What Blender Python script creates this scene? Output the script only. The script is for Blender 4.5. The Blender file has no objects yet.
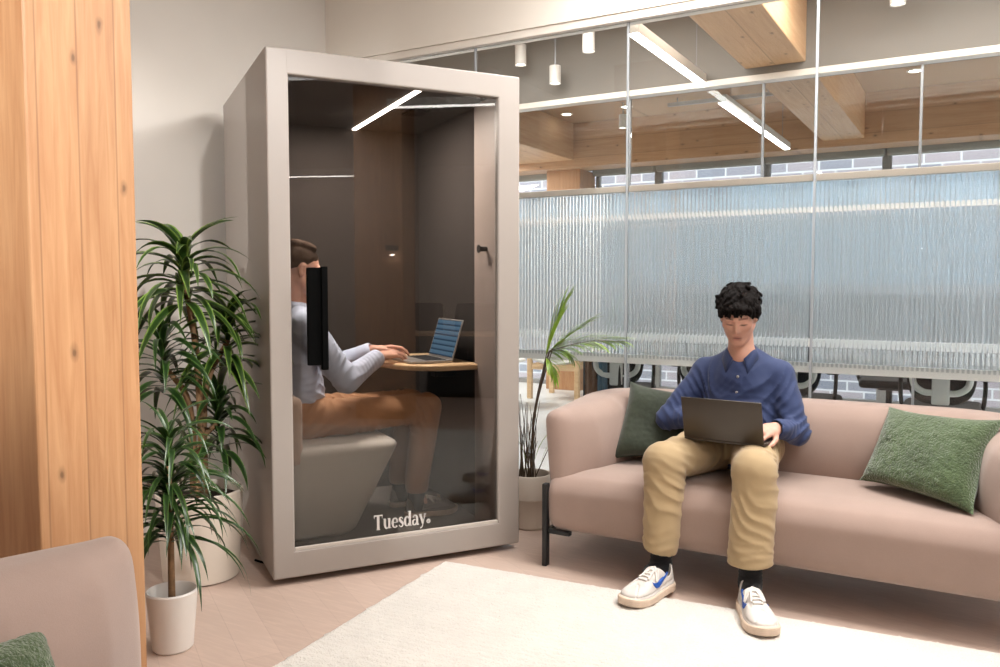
import bpy, bmesh, math, random
import numpy as np
from mathutils import Vector, Matrix
random.seed(7); rng = np.random.default_rng(11)
SC = bpy.context.scene; COL = SC.collection
R = math.radians
def V(*a): return np.array(a, float)
def nrm(v): v = np.array(v, float); return v/np.linalg.norm(v)
def lin(r, g, b):
    def f(c):
        c /= 255.0
        return c/12.92 if c <= .04045 else ((c+.055)/1.055)**2.4
    return (f(r), f(g), f(b), 1.0)

# ------------------------------------------------------------------ materials
class NT:
    def __init__(s, name):
        s.m = bpy.data.materials.new(name); s.m.use_nodes = True
        s.t = s.m.node_tree; s.t.nodes.clear()
        s.out = s.n('ShaderNodeOutputMaterial')
    def n(s, typ, **kw):
        nd = s.t.nodes.new(typ)
        for k, v in kw.items(): setattr(nd, k, v)
        return nd
    def l(s, a, b): s.t.links.new(a, b)
    def coord(s, scale=(1, 1, 1), kind='Object', rot=(0, 0, 0)):
        tc = s.n('ShaderNodeTexCoord'); mp = s.n('ShaderNodeMapping')
        mp.inputs['Scale'].default_value = scale; mp.inputs['Rotation'].default_value = rot
        s.l(tc.outputs[kind], mp.inputs['Vector']); return mp.outputs['Vector']
    def noise(s, vec, scale, detail=3, rough=.55, dist=0):
        nd = s.n('ShaderNodeTexNoise'); nd.inputs['Scale'].default_value = scale
        nd.inputs['Detail'].default_value = detail; nd.inputs['Roughness'].default_value = rough
        nd.inputs['Distortion'].default_value = dist
        s.l(vec, nd.inputs['Vector']); return nd.outputs['Fac']
    def ramp(s, fac, stops):
        r = s.n('ShaderNodeValToRGB'); el = r.color_ramp.elements
        while len(el) < len(stops): el.new(.5)
        for e, (p, c) in zip(el, stops): e.position = p; e.color = c
        s.l(fac, r.inputs['Fac']); return r.outputs['Color']
    def math(s, op, a, b=None, c=None):
        m = s.n('ShaderNodeMath', operation=op)
        for i, x in enumerate((a, b, c)):
            if x is None: continue
            if isinstance(x, (int, float)): m.inputs[i].default_value = x
            else: s.l(x, m.inputs[i])
        return m.outputs[0]
    def mix(s, fac, a, b, mode='MIX'):
        m = s.n('ShaderNodeMix', data_type='RGBA', blend_type=mode)
        for sock, x in ((m.inputs[0], fac), (m.inputs[6], a), (m.inputs[7], b)):
            if isinstance(x, (int, float)): sock.default_value = x
            elif isinstance(x, tuple): sock.default_value = x
            else: s.l(x, sock)
        return m.outputs[2]
    def bump(s, h, strength=.3, dist=.01):
        b = s.n('ShaderNodeBump'); b.inputs['Strength'].default_value = strength
        b.inputs['Distance'].default_value = dist; s.l(h, b.inputs['Height']); return b.outputs['Normal']
    def bsdf(s, col, rough=.5, metal=0, normal=None, **kw):
        p = s.n('ShaderNodeBsdfPrincipled')
        for key, x in (('Base Color', col), ('Roughness', rough), ('Metallic', metal)):
            if isinstance(x, (int, float, tuple)): p.inputs[key].default_value = x
            else: s.l(x, p.inputs[key])
        for k, x in kw.items(): p.inputs[k.replace('_', ' ')].default_value = x
        if normal is not None: s.l(normal, p.inputs['Normal'])
        s.l(p.outputs[0], s.out.inputs['Surface']); return p

def shade(c, k): return (min(1, c[0]*k), min(1, c[1]*k), min(1, c[2]*k), 1)
def plain(name, col, rough=.5, metal=0, var=.06, nscale=6, bump=None, **kw):
    t = NT(name); v = t.coord()
    c = t.ramp(t.noise(v, nscale), [(.3, shade(col, 1-var)), (.7, shade(col, 1+var))])
    nb = t.bump(t.noise(v, bump[0], 4), bump[1], bump[2]) if bump else None
    t.bsdf(c, rough, metal, nb, **kw); return t.m
def fabric(name, col, scale=500, strength=.25, var=.1, rough=.9, fuzz=.25, dist=.002):
    t = NT(name); v = t.coord()
    a = t.noise(v, scale, 2); b = t.noise(v, 7, 4)
    c = t.ramp(t.math('ADD', t.math('MULTIPLY', a, .5), t.math('MULTIPLY', b, .5)), [(.33, shade(col, 1-var)), (.67, shade(col, 1+var))])
    t.bsdf(c, rough, 0, t.bump(a, strength, dist), Sheen_Weight=fuzz, Sheen_Roughness=.5); return t.m
def wood(name, c1, c2, along='Z', across='Y', board=.13, rough=.55, knots=True, seams=True, tone=.12, off=0.0):
    t = NT(name); ax = 'XYZ'
    sc = [9, 9, 9]; sc[ax.index(along)] = .55
    v = t.coord(tuple(sc)); g = t.noise(v, 4, 6, .6, .6)
    base = t.ramp(g, [(.3, c1), (.7, c2)])
    tc = t.n('ShaderNodeTexCoord'); sp = t.n('ShaderNodeSeparateXYZ'); t.l(tc.outputs['Object'], sp.inputs[0])
    q = t.math('DIVIDE', t.math('ADD', sp.outputs[across], 20.0+off), board)
    fl = t.math('FLOOR', q); fr = t.math('FRACT', q)
    wn = t.n('ShaderNodeTexWhiteNoise', noise_dimensions='1D'); t.l(fl, wn.inputs['W'])
    tn = t.math('MULTIPLY_ADD', wn.outputs[0], 2*tone, 1-tone)
    cmb = t.n('ShaderNodeCombineXYZ')
    for i in range(3): t.l(tn, cmb.inputs[i])
    c = t.mix(1.0, base, cmb.outputs[0], 'MULTIPLY')
    if knots:
        vo = t.n('ShaderNodeTexVoronoi', voronoi_dimensions='2D'); vo.inputs['Scale'].default_value = 1; vo.inputs['Randomness'].default_value = 1
        k2 = t.n('ShaderNodeCombineXYZ'); t.l(t.math('MULTIPLY', sp.outputs[across], 6.3), k2.inputs[0])
        t.l(t.math('MULTIPLY', sp.outputs[along], 3.2), k2.inputs[1])
        nv = t.n('ShaderNodeVectorMath', operation='ADD'); t.l(k2.outputs[0], nv.inputs[0])
        nn = t.n('ShaderNodeTexNoise'); nn.inputs['Scale'].default_value = 14; t.l(tc.outputs['Object'], nn.inputs['Vector'])
        sc2 = t.n('ShaderNodeVectorMath', operation='SCALE'); t.l(nn.outputs['Color'], sc2.inputs[0]); sc2.inputs['Scale'].default_value = .12; t.l(sc2.outputs[0], nv.inputs[1])
        t.l(nv.outputs[0], vo.inputs['Vector'])
        sc3 = t.n('ShaderNodeSeparateColor'); t.l(vo.outputs['Color'], sc3.inputs[0]); gate = t.math('LESS_THAN', sc3.outputs[0], .55)
        kf = t.ramp(vo.outputs['Distance'], [(.022, (1, 1, 1, 1)), (.045, (.5, .5, .5, 1)), (.10, (0, 0, 0, 1))])
        c = t.mix(t.math('MULTIPLY', t.math('MULTIPLY', kf, .8), gate), c, shade(c1, .33))
    if seams:
        sf = t.ramp(t.math('ABSOLUTE', t.math('SUBTRACT', fr, .5)), [(.470, (0, 0, 0, 1)), (.492, (1, 1, 1, 1))])
        c = t.mix(t.math('MULTIPLY', sf, .5), c, shade(c1, .45))
    t.bsdf(c, rough, 0, t.bump(g, .08, .004)); return t.m
def emit(name, col, s):
    t = NT(name); e = t.n('ShaderNodeEmission'); e.inputs[0].default_value = col; e.inputs[1].default_value = s
    t.l(e.outputs[0], t.out.inputs['Surface']); return t.m
def pane_mat(name, tint, refl=1.0, rough=0.0):
    """thin sheet of glass: tinted see-through plus a mirror share by Fresnel"""
    t = NT(name); tr = t.n('ShaderNodeBsdfTransparent'); tr.inputs[0].default_value = tint
    gl = t.n('ShaderNodeBsdfGlossy'); gl.inputs['Roughness'].default_value = rough
    fz = t.n('ShaderNodeFresnel'); fz.inputs['IOR'].default_value = 1.5
    mx = t.n('ShaderNodeMixShader'); t.l(t.math('MULTIPLY', fz.outputs[0], refl), mx.inputs[0])
    t.l(tr.outputs[0], mx.inputs[1]); t.l(gl.outputs[0], mx.inputs[2]); t.l(mx.outputs[0], t.out.inputs['Surface']); return t.m

M = {}
M['plaster'] = plain('wall_plaster', lin(220, 213, 205), .9, var=.02, nscale=2, bump=(90, .04, .003))
M['header'] = plain('header_plaster', lin(240, 232, 222), .9, var=.015, nscale=2)
M['white_trim'] = plain('white_painted_trim', lin(236, 228, 218), .5, var=.02)
M['ceil'] = plain('ceiling_paint', lin(232, 228, 222), .9, var=.02)
M['bulk'] = plain('taupe_paint', lin(134, 129, 123), .9, var=.03, nscale=1.5)
M['col_wood'] = wood('column_spruce', lin(172, 122, 82), lin(196, 150, 108), 'Z', 'Y', .123, .5, tone=.11, off=.02)
M['beam_wood'] = wood('beam_spruce', lin(200, 156, 116), lin(220, 182, 142), 'Y', 'X', .2, .5, tone=.05)
M['beamx_wood'] = wood('facade_beam_spruce', lin(186, 144, 108), lin(204, 166, 130), 'X', 'Z', .2, .5, tone=.05)
M['booth_bead'] = plain('booth_bead', lin(190, 181, 172), .5, var=.02)
M['joint'] = plain('joint_silicone', lin(158, 162, 166), .4, var=.03)
M['pale_rail'] = plain('pale_ash_rail', lin(238, 224, 212), .5, var=.03)
M['pale_wood'] = wood('pale_oak', lin(206, 168, 124), lin(230, 198, 156), 'X', 'Y', .5, .45, knots=False, seams=False, tone=.02)
M['booth'] = plain('booth_powder_coat', lin(156, 147, 140), .42, var=.012, nscale=3)
M['booth_in'] = fabric('booth_felt_lining', lin(40, 33, 29), 300, .2, .05, .95, .0)
M['booth_floor'] = fabric('booth_carpet', lin(120, 113, 106), 400, .3, .1, .95, .1)
M['sofa'] = fabric('dusty_pink_upholstery', lin(154, 131, 120), 420, .22, .07, .85, .35)
M['black'] = plain('black_powder_coat', lin(22, 22, 23), .45, var=.05)
M['gloss_black'] = plain('satin_black', lin(4, 4, 4), .7, var=.05, Specular_IOR_Level=.05)
M['green'] = fabric('green_boucle', lin(72, 90, 56), 130, .9, .35, .95, .5, .01)
M['dark_green'] = fabric('dark_green_velvet', lin(40, 48, 32), 90, .2, .2, .8, .3)
M['rug'] = fabric('cream_wool', lin(222, 216, 208), 160, .8, .07, .95, .3, .008)
M['white_pot'] = plain('white_glazed_pot', lin(228, 221, 214), .35, var=.02)
M['beige_pot'] = plain('beige_pot', lin(212, 200, 186), .55, var=.03)
M['soil'] = plain('potting_soil', lin(52, 36, 28), .95, var=.4, nscale=60, bump=(80, .8, .02))
M['stem'] = plain('woody_stem', lin(128, 98, 68), .8, var=.25, nscale=40, bump=(60, .4, .01))
M['skin'] = None
M['blue'] = fabric('blue_cotton', lin(38, 54, 96), 900, .08, .06, .75, .15)
M['khaki'] = fabric('khaki_twill', lin(170, 146, 110), 700, .12, .05, .85, .15)
M['palewhite'] = fabric('pale_blue_cotton', lin(192, 201, 222), 800, .08, .04, .8, .1)
M['tan'] = fabric('tan_twill', lin(168, 122, 86), 700, .12, .06, .85, .15)
M['sock'] = fabric('black_knit', lin(16, 16, 20), 500, .3, .1, .95, .1)
M['shoe'] = plain('white_leather', lin(212, 205, 199), .45, var=.05, nscale=20, bump=(120, .12, .003))
M['sole'] = plain('off_white_rubber', lin(214, 192, 172), .6, var=.1, nscale=25)
M['lace'] = fabric('white_lace', lin(222, 216, 210), 600, .3, .04)
M['tick'] = plain('blue_leather', lin(38, 84, 168), .5, var=.04)
M['lidgrey'] = plain('dark_grey_aluminium', lin(82, 76, 70), .38, .75, var=.04)
M['silver'] = plain('silver_aluminium', lin(176, 172, 168), .35, .6, var=.03)
M['keys'] = plain('black_keys', lin(28, 28, 30), .6, var=.1)
M['stool'] = fabric('grey_wool_felt', lin(206, 199, 190), 450, .18, .05, .9, .3)
M['stoolback'] = fabric('beige_wool_felt', lin(196, 170, 152), 450, .18, .05, .9, .3)
M['letter'] = plain('white_vinyl', lin(206, 201, 196), .6, var=.01)
M['steel'] = plain('grey_aluminium_frame', lin(150, 152, 155), .4, .5, var=.04)
M['frame_grey'] = plain('grey_window_frame', lin(142, 142, 142), .5, var=.04)
M['chair_grey'] = plain('light_grey_plastic', lin(232, 232, 230), .45, var=.03)
M['chair_mesh'] = fabric('black_mesh', lin(30, 32, 35), 250, .4, .15)
M['white_lam'] = plain('white_laminate', lin(244, 242, 239), .4, var=.01)
M['slate'] = plain('slate_laminate', lin(44, 52, 58), .5, var=.05)
M['woven'] = fabric('white_paper_cord', lin(222, 220, 214), 120, .8, .08)
M['blind'] = plain('grey_roller_blind', lin(158, 156, 150), .8, var=.03)
M['tube_white'] = plain('white_lamp_housing', lin(214, 210, 204), .5, var=.02)
M['glass'] = pane_mat('clear_glass', (.96, .975, .97, 1), .8)
M['booth_glass'] = pane_mat('smoked_glass', (.74, .715, .69, 1), 1.0)
M['frost'] = None
M['led'] = emit('led_diffuser', (1, .97, .94, 1), 18.0)
M['spot_led'] = emit('spot_lens', (1, .95, .88, 1), 14.0)

def floor_mat():
    t = NT('pink_oak_planks'); v = t.coord((1, 1, 1), rot=(0, 0, R(32)))
    br = t.n('ShaderNodeTexBrick'); br.offset = .5
    br.inputs['Scale'].default_value = 1.0; br.inputs['Brick Width'].default_value = 1.15; br.inputs['Row Height'].default_value = .13
    br.inputs['Mortar Size'].default_value = .0015; br.inputs['Mortar Smooth'].default_value = .3
    br.inputs['Color1'].default_value = lin(200, 176, 162); br.inputs['Color2'].default_value = lin(192, 168, 154); br.inputs['Mortar'].default_value = lin(184, 160, 147)
    t.l(v, br.inputs['Vector'])
    g = t.noise(t.coord((2.0, 22, 1), rot=(0, 0, R(32))), 3, 5, .6, .8)
    c = t.mix(t.math('MULTIPLY', t.ramp(g, [(.45, (0, 0, 0, 1)), (.75, (1, 1, 1, 1))]), .35), br.outputs['Color'], lin(224, 200, 184))
    t.bsdf(c, .45, 0, t.bump(g, .05, .003)); return t.m
M['floor'] = floor_mat()
M['floor_office'] = plain('pale_resin_floor', lin(228, 229, 230), .35, var=.03, nscale=2)
def skin_mat(name, col, lips):
    t = NT(name); at = t.n('ShaderNodeVertexColor'); at.layer_name = 'tint'
    v = t.coord(); c0 = t.ramp(t.noise(v, 25, 3), [(.3, shade(col, .94)), (.7, shade(col, 1.05))])
    sp = t.n('ShaderNodeSeparateColor'); t.l(at.outputs['Color'], sp.inputs[0])
    c1 = t.mix(sp.outputs[0], c0, lips)
    c2 = t.mix(sp.outputs[1], c1, lin(34, 24, 20))
    t.bsdf(c2, .5, 0, t.bump(t.noise(v, 220, 2), .08, .002), Subsurface_Weight=.12, Subsurface_Scale=.01); return t.m
M['skin'] = skin_mat('skin', lin(206, 157, 137), lin(168, 98, 92))
def hair_mat(name, c1, c2):
    t = NT(name); v = t.coord((1, 1, .35)); g = t.noise(v, 140, 4, .6, 1.5)
    t.bsdf(t.ramp(g, [(.3, c1), (.75, c2)]), .75, 0, t.bump(g, .7, .006), Specular_IOR_Level=.12); return t.m
M['hair'] = hair_mat('dark_brown_hair', lin(8, 6, 5), lin(24, 17, 15))
M['hair2'] = hair_mat('brown_hair', lin(40, 28, 20), lin(84, 62, 46))
def leaf_mat(name, dark, edge, stripe=True):
    t = NT(name); uv = t.n('ShaderNodeUVMap'); sp = t.n('ShaderNodeSeparateXYZ'); t.l(uv.outputs[0], sp.inputs[0])
    a = t.math('ABSOLUTE', t.math('SUBTRACT', sp.outputs[0], .5))
    c = t.ramp(a, [(0, shade(dark, .8)), (.3, dark), (.4, edge if stripe else shade(dark, 1.2)), (.5, edge if stripe else shade(dark, 1.3))])
    c = t.mix(t.math('MULTIPLY', t.noise(t.coord(), 8, 2), .5), c, shade(dark, .6))
    t.bsdf(c, .32, 0, None, Transmission_Weight=0.0, Coat_Weight=.15); return t.m
M['leaf'] = leaf_mat('dracaena_leaf', lin(46, 76, 28), lin(132, 160, 74))
M['leaf2'] = leaf_mat('dark_dracaena_leaf', lin(36, 62, 26), lin(84, 116, 54))
M['palm'] = leaf_mat('palm_leaf', lin(128, 166, 48), lin(176, 200, 84))
M['dry'] = leaf_mat('dry_stem', lin(70, 52, 34), lin(104, 84, 50), False)
def brick_mat():
    t = NT('grey_brick'); v = t.coord((1, 1, 1), rot=(R(90), 0, 0))
    br = t.n('ShaderNodeTexBrick'); br.inputs['Scale'].default_value = 1; br.inputs['Brick Width'].default_value = .42; br.inputs['Row Height'].default_value = .135
    br.inputs['Mortar Size'].default_value = .012
    br.inputs['Color1'].default_value = lin(160, 145, 148); br.inputs['Color2'].default_value = lin(122, 122, 132); br.inputs['Mortar'].default_value = lin(196, 192, 193)
    t.l(v, br.inputs['Vector']); t.bsdf(br.outputs['Color'], .9); return t.m
M['brick'] = brick_mat()
def flute_mat():
    t = NT('fluted_glass'); p = t.bsdf((.90, .94, .96, 1), .035, 0, None, Transmission_Weight=1.0, IOR=1.42)
    tl = t.n('ShaderNodeBsdfTranslucent'); tl.inputs[0].default_value = lin(224, 233, 240); mx = t.n('ShaderNodeMixShader'); mx.inputs[0].default_value = .25
    t.l(p.outputs[0], mx.inputs[1]); t.l(tl.outputs[0], mx.inputs[2]); t.l(mx.outputs[0], t.out.inputs['Surface'])
    return t.m
M['flute'] = flute_mat()
def frost_mat():
    t = NT('added_frost_film'); a = t.n('ShaderNodeBsdfTranslucent'); a.inputs[0].default_value = lin(222, 236, 244)
    b = t.n('ShaderNodeBsdfTransparent'); b.inputs[0].default_value = lin(226, 238, 246); mx = t.n('ShaderNodeMixShader'); mx.inputs[0].default_value = .45
    t.l(a.outputs[0], mx.inputs[1]); t.l(b.outputs[0], mx.inputs[2]); t.l(mx.outputs[0], t.out.inputs['Surface']); return t.m
M['frost'] = frost_mat()
def film_mat():
    t = NT('white_vinyl_band'); a = t.n('ShaderNodeBsdfTranslucent'); a.inputs[0].default_value = lin(250, 249, 247); d = t.n('ShaderNodeBsdfDiffuse'); d.inputs[0].default_value = lin(250, 248, 246)
    mx = t.n('ShaderNodeMixShader'); mx.inputs[0].default_value = .5; t.l(d.outputs[0], mx.inputs[1]); t.l(a.outputs[0], mx.inputs[2]); t.l(mx.outputs[0], t.out.inputs['Surface']); return t.m
M['white_film'] = film_mat()
def screen_mat():
    t = NT('laptop_screen'); tc = t.n('ShaderNodeTexCoord'); sp = t.n('ShaderNodeSeparateXYZ'); t.l(tc.outputs['UV'], sp.inputs[0])
    s = t.math('FRACT', t.math('MULTIPLY', sp.outputs[1], 7)); c = t.ramp(s, [(.0, lin(44, 62, 82)), (.12, lin(50, 70, 92)), (.3, lin(84, 112, 138)), (.85, lin(92, 124, 150)), (.97, lin(50, 70, 92))])
    e = t.n('ShaderNodeEmission'); t.l(c, e.inputs[0]); e.inputs[1].default_value = 1.3; t.l(e.outputs[0], t.out.inputs['Surface']); return t.m
M['screen'] = screen_mat()

# ------------------------------------------------------------------ objects
def link(o, parent=None):
    COL.objects.link(o)
    if parent is not None: o.parent = parent
    return o
def tag(o, label, cat, group=None, kind=None):
    if label: o['label'] = label
    if cat: o['category'] = cat
    if group: o['group'] = group
    if kind: o['kind'] = kind
    return o
def thing(name, label, cat, loc=(0, 0, 0), rz=0, group=None, kind=None):
    o = bpy.data.objects.new(name, None); o.location = loc; o.rotation_euler = (0, 0, rz); o.empty_display_size = .1
    return tag(link(o), label, cat, group, kind)
def dup(root, loc, rz, label=None, group=None):
    r = root.copy(); link(r); r.location = loc; r.rotation_euler = (0, 0, rz)
    if label: r['label'] = label
    if group: r['group'] = group
    for ch in list(root.children):
        c = ch.copy(); link(c, r)
        for g in ch.children: link(g.copy(), c)
    return r
def raw(name, verts, faces, mat, parent=None, smooth=True, uvs=None, off=None):
    me = bpy.data.meshes.new(name)
    v = np.asarray(verts, float)
    if off is not None: v = v-np.asarray(off)
    me.from_pydata(v.tolist(), [], [list(map(int, f)) for f in faces])
    if uvs is not None:
        ul = me.uv_layers.new(name='UVMap'); li = np.zeros(len(me.loops), np.int32); me.loops.foreach_get('vertex_index', li)
        ul.data.foreach_set('uv', np.asarray(uvs, np.float32)[li].ravel())
    if smooth: me.polygons.foreach_set('use_smooth', [True]*len(me.polygons))
    me.materials.append(mat); me.update()
    return link(bpy.data.objects.new(name, me), parent)
class MB:
    """collects shapes into one bmesh"""
    def __init__(s): s.bm = bmesh.new()
    def box(s, lo, hi, bev=0, seg=2, mtx=None):
        lo = V(*lo); hi = V(*hi); c = (lo+hi)/2; d = hi-lo
        b = bmesh.new(); bmesh.ops.create_cube(b, size=1)
        bmesh.ops.scale(b, vec=Vector(d), verts=b.verts)
        if bev: bmesh.ops.bevel(b, geom=b.edges[:], offset=min(bev, d.min()*.49), segments=seg, affect='EDGES', profile=.5)
        bmesh.ops.translate(b, vec=Vector(c), verts=b.verts)
        if mtx is not None: bmesh.ops.transform(b, matrix=mtx, verts=b.verts)
        return s._join(b)
    def _join(s, b):
        me = bpy.data.meshes.new('tmp'); b.to_mesh(me); b.free(); s.bm.from_mesh(me); bpy.data.meshes.remove(me); return s
    def tube(s, pts, rad, seg=10, closed=False, flat=None):
        pts = [np.array(p, float) for p in pts]; n = len(pts)
        rad = rad if hasattr(rad, '__len__') else [rad]*n
        b = bmesh.new(); rings = []; up = None
        for i, p in enumerate(pts):
            if closed: t = nrm(pts[(i+1) % n]-pts[i-1])
            else: t = nrm(pts[min(i+1, n-1)]-pts[max(i-1, 0)])
            if up is None:
                up = V(0, 0, 1) if abs(t[2]) < .9 else V(1, 0, 0)
            a = nrm(np.cross(t, up)); up2 = np.cross(a, t); up = up2
            rings.append([b.verts.new(p+rad[i]*(a*math.cos(q)*(flat or 1)+up2*math.sin(q))) for q in np.linspace(0, 2*math.pi, seg, endpoint=False)])
        for i in range(n if closed else n-1):
            A = rings[i]; B = rings[(i+1) % n]
            for j in range(seg): b.faces.new((A[j], A[(j+1) % seg], B[(j+1) % seg], B[j]))
        if not closed: b.faces.new(rings[0][::-1]); b.faces.new(rings[-1])
        return s._join(b)
    def lathe(s, prof, c=(0, 0, 0), seg=40):
        b = bmesh.new(); rings = []
        for r, z in prof:
            if r < 1e-5: rings.append([b.verts.new((c[0], c[1], c[2]+z))])
            else: rings.append([b.verts.new((c[0]+r*math.cos(q), c[1]+r*math.sin(q), c[2]+z)) for q in np.linspace(0, 2*math.pi, seg, endpoint=False)])
        for A, B in zip(rings, rings[1:]):
            for j in range(seg):
                k = (j+1) % seg
                if len(A) == 1 and len(B) == 1: continue
                if len(A) == 1: b.faces.new((A[0], B[k], B[j]))
                elif len(B) == 1: b.faces.new((A[j], A[k], B[0]))
                else: b.faces.new((A[j], A[k], B[k], B[j]))
        bmesh.ops.recalc_face_normals(b, faces=b.faces); return s._join(b)
    def prism(s, poly, z0, z1, bev=0, mtx=None):
        b = bmesh.new(); vs = [b.verts.new((x, y, z0)) for x, y in poly]; f = b.faces.new(vs)
        e = bmesh.ops.extrude_face_region(b, geom=[f]); bmesh.ops.translate(b, vec=(0, 0, z1-z0), verts=[g for g in e['geom'] if isinstance(g, bmesh.types.BMVert)])
        bmesh.ops.recalc_face_normals(b, faces=b.faces)
        if bev:
            ed = [e for e in b.edges if abs(e.verts[0].co.z-e.verts[1].co.z) < 1e-6]
            bmesh.ops.bevel(b, geom=ed, offset=bev, segments=3, affect='EDGES', profile=.5)
        if mtx is not None: bmesh.ops.transform(b, matrix=mtx, verts=b.verts)
        return s._join(b)
    def build(s, name, mat, parent=None, smooth=None, loc=None):
        me = bpy.data.meshes.new(name); s.bm.to_mesh(me); s.bm.free(); me.materials.append(mat)
        if smooth: me.shade_smooth() if hasattr(me, 'shade_smooth') else None
        o = link(bpy.data.objects.new(name, me), parent)
        if loc is not None: o.location = loc
        if smooth == 'auto':
            try: me.set_sharp_from_angle(angle=R(35))
            except Exception: pass
        return o
def struct(name, mb, mat, parent=None, smooth=None, label=None):
    o = mb.build(name, mat, parent, smooth)
    if parent is None: o['kind'] = 'structure'
    return o
def spline(pts, n=8):
    """Catmull-Rom through points of any dimension"""
    P = np.array(pts, float); P = np.vstack([2*P[0]-P[1], P, 2*P[-1]-P[-2]]); out = []
    for i in range(1, len(P)-2):
        for t in np.linspace(0, 1, n, endpoint=False):
            a, b, c, d = P[i-1:i+3]
            out.append(.5*(2*b+(c-a)*t+(2*a-5*b+4*c-d)*t*t+(3*b-a-3*c+d)*t**3))
    out.append(P[-2]); return np.array(out)

# ------------------------------------------------------------------ signed-distance modelling
class Field:
    def __init__(s, lo, hi, h):
        s.lo = np.array(lo, float); s.h = h; n = np.ceil((np.array(hi)-s.lo)/h).astype(int)+1; s.n = n
        s.ax = [(s.lo[i]+h*np.arange(n[i])).astype(np.float32) for i in range(3)]
        s.F = np.full(n, 1.0, np.float32)
    def _blk(s, lo, hi, pad):
        sl = []
        for i in range(3):
            a = int(max(0, math.floor((lo[i]-pad-s.lo[i])/s.h))); b = int(min(s.n[i], math.ceil((hi[i]+pad-s.lo[i])/s.h)+1))
            if b <= a: return None
            sl.append(slice(a, b))
        return tuple(sl)
    def P(s, sl=None):
        sl = sl or (slice(None),)*3
        return s.ax[0][sl[0]][:, None, None], s.ax[1][sl[1]][None, :, None], s.ax[2][sl[2]][None, None, :]
    def op(s, prim, k=.015, mode='u'):
        fn, lo, hi = prim; sl = s._blk(lo, hi, max(3*k, .02)+2*s.h)
        if sl is None: return s
        d = fn(*s.P(sl)).astype(np.float32); a = s.F[sl]
        if mode == 'u':
            hh = np.clip(.5+.5*(d-a)/k, 0, 1); s.F[sl] = d*(1-hh)+a*hh-k*hh*(1-hh)
        elif mode == 's':
            hh = np.clip(.5-.5*(a+d)/k, 0, 1); s.F[sl] = a*(1-hh)-d*hh+k*hh*(1-hh)
        return s
    def inter(s, fn, k=.01):
        d = fn(*s.P()).astype(np.float32); d = np.broadcast_to(d, s.F.shape); hh = np.clip(.5-.5*(d-s.F)/k, 0, 1); s.F = d*(1-hh)+s.F*hh+k*hh*(1-hh); return s
    def warp(s, fn):
        near = np.abs(s.F) < .06
        i = np.nonzero(near); s.F[near] += fn(s.ax[0][i[0]], s.ax[1][i[1]], s.ax[2][i[2]]).astype(np.float32); return s
    def mesh(s):
        F = s.F; F[0] = F[-1] = 1; F[:, 0] = F[:, -1] = 1; F[:, :, 0] = F[:, :, -1] = 1
        neg = F < 0; c = [n-1 for n in s.n]
        cnt = np.zeros(c, np.int8)
        offs = [(i, j, k) for i in (0, 1) for j in (0, 1) for k in (0, 1)]
        for i, j, k in offs: cnt += neg[i:i+c[0], j:j+c[1], k:k+c[2]]
        act = np.argwhere((cnt > 0) & (cnt < 8)); idx = np.full(c, -1, np.int32); idx[tuple(act.T)] = np.arange(len(act))
        val = np.stack([F[act[:, 0]+i, act[:, 1]+j, act[:, 2]+k] for i, j, k in offs], 1)
        acc = np.zeros((len(act), 3)); num = np.zeros(len(act))
        for a in range(8):
            for b in range(a+1, 8):
                oa = np.array(offs[a]); ob = np.array(offs[b])
                if np.abs(oa-ob).sum() != 1: continue
                m = (val[:, a] < 0) != (val[:, b] < 0); t = val[m, a]/(val[m, a]-val[m, b])
                acc[m] += oa+(ob-oa)*t[:, None]; num[m] += 1
        vert = s.lo+s.h*(act+acc/num[:, None]); quads = []
        for ax in range(3):
            b, d = (ax+1) % 3, (ax+2) % 3
            sa = [slice(None)]*3; sb = [slice(None)]*3; sa[ax] = slice(0, -1); sb[ax] = slice(1, None)
            e = np.argwhere(neg[tuple(sa)] != neg[tuple(sb)])
            e = e[(e[:, b] > 0) & (e[:, d] > 0) & (e[:, b] < s.n[b]-1) & (e[:, d] < s.n[d]-1)]
            ub = np.zeros(3, int); ub[b] = 1; ud = np.zeros(3, int); ud[d] = 1
            q = np.stack([idx[tuple((e-x).T)] for x in (ub+ud, ud, 0*ub, ub)], 1)
            fl = neg[tuple(e.T)]; q[~fl] = q[~fl][:, ::-1]; quads.append(q)
        return vert, np.concatenate(quads)
def obj_field(name, f, mat, parent=None, off=None, smooth_it=0):
    v, q = f.mesh()
    for _ in range(smooth_it):
        e = np.concatenate([q[:, [0, 1]], q[:, [1, 2]], q[:, [2, 3]], q[:, [3, 0]]]); acc = np.zeros_like(v); n = np.zeros(len(v))
        np.add.at(acc, e[:, 0], v[e[:, 1]]); np.add.at(n, e[:, 0], 1); np.add.at(acc, e[:, 1], v[e[:, 0]]); np.add.at(n, e[:, 1], 1)
        v = .5*v+.5*acc/np.maximum(n, 1)[:, None]
    if off is not None: v = v-np.asarray(off)
    me = bpy.data.meshes.new(name)
    me.vertices.add(len(v)); me.vertices.foreach_set('co', v.astype(np.float32).ravel())
    me.loops.add(4*len(q)); me.loops.foreach_set('vertex_index', q.astype(np.int32).ravel())
    me.polygons.add(len(q)); me.polygons.foreach_set('loop_start', np.arange(0, 4*len(q), 4, dtype=np.int32))
    me.update(calc_edges=True); me.validate()
    me.polygons.foreach_set('use_smooth', [True]*len(me.polygons)); me.materials.append(mat); me.update()
    return link(bpy.data.objects.new(name, me), parent)
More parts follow.
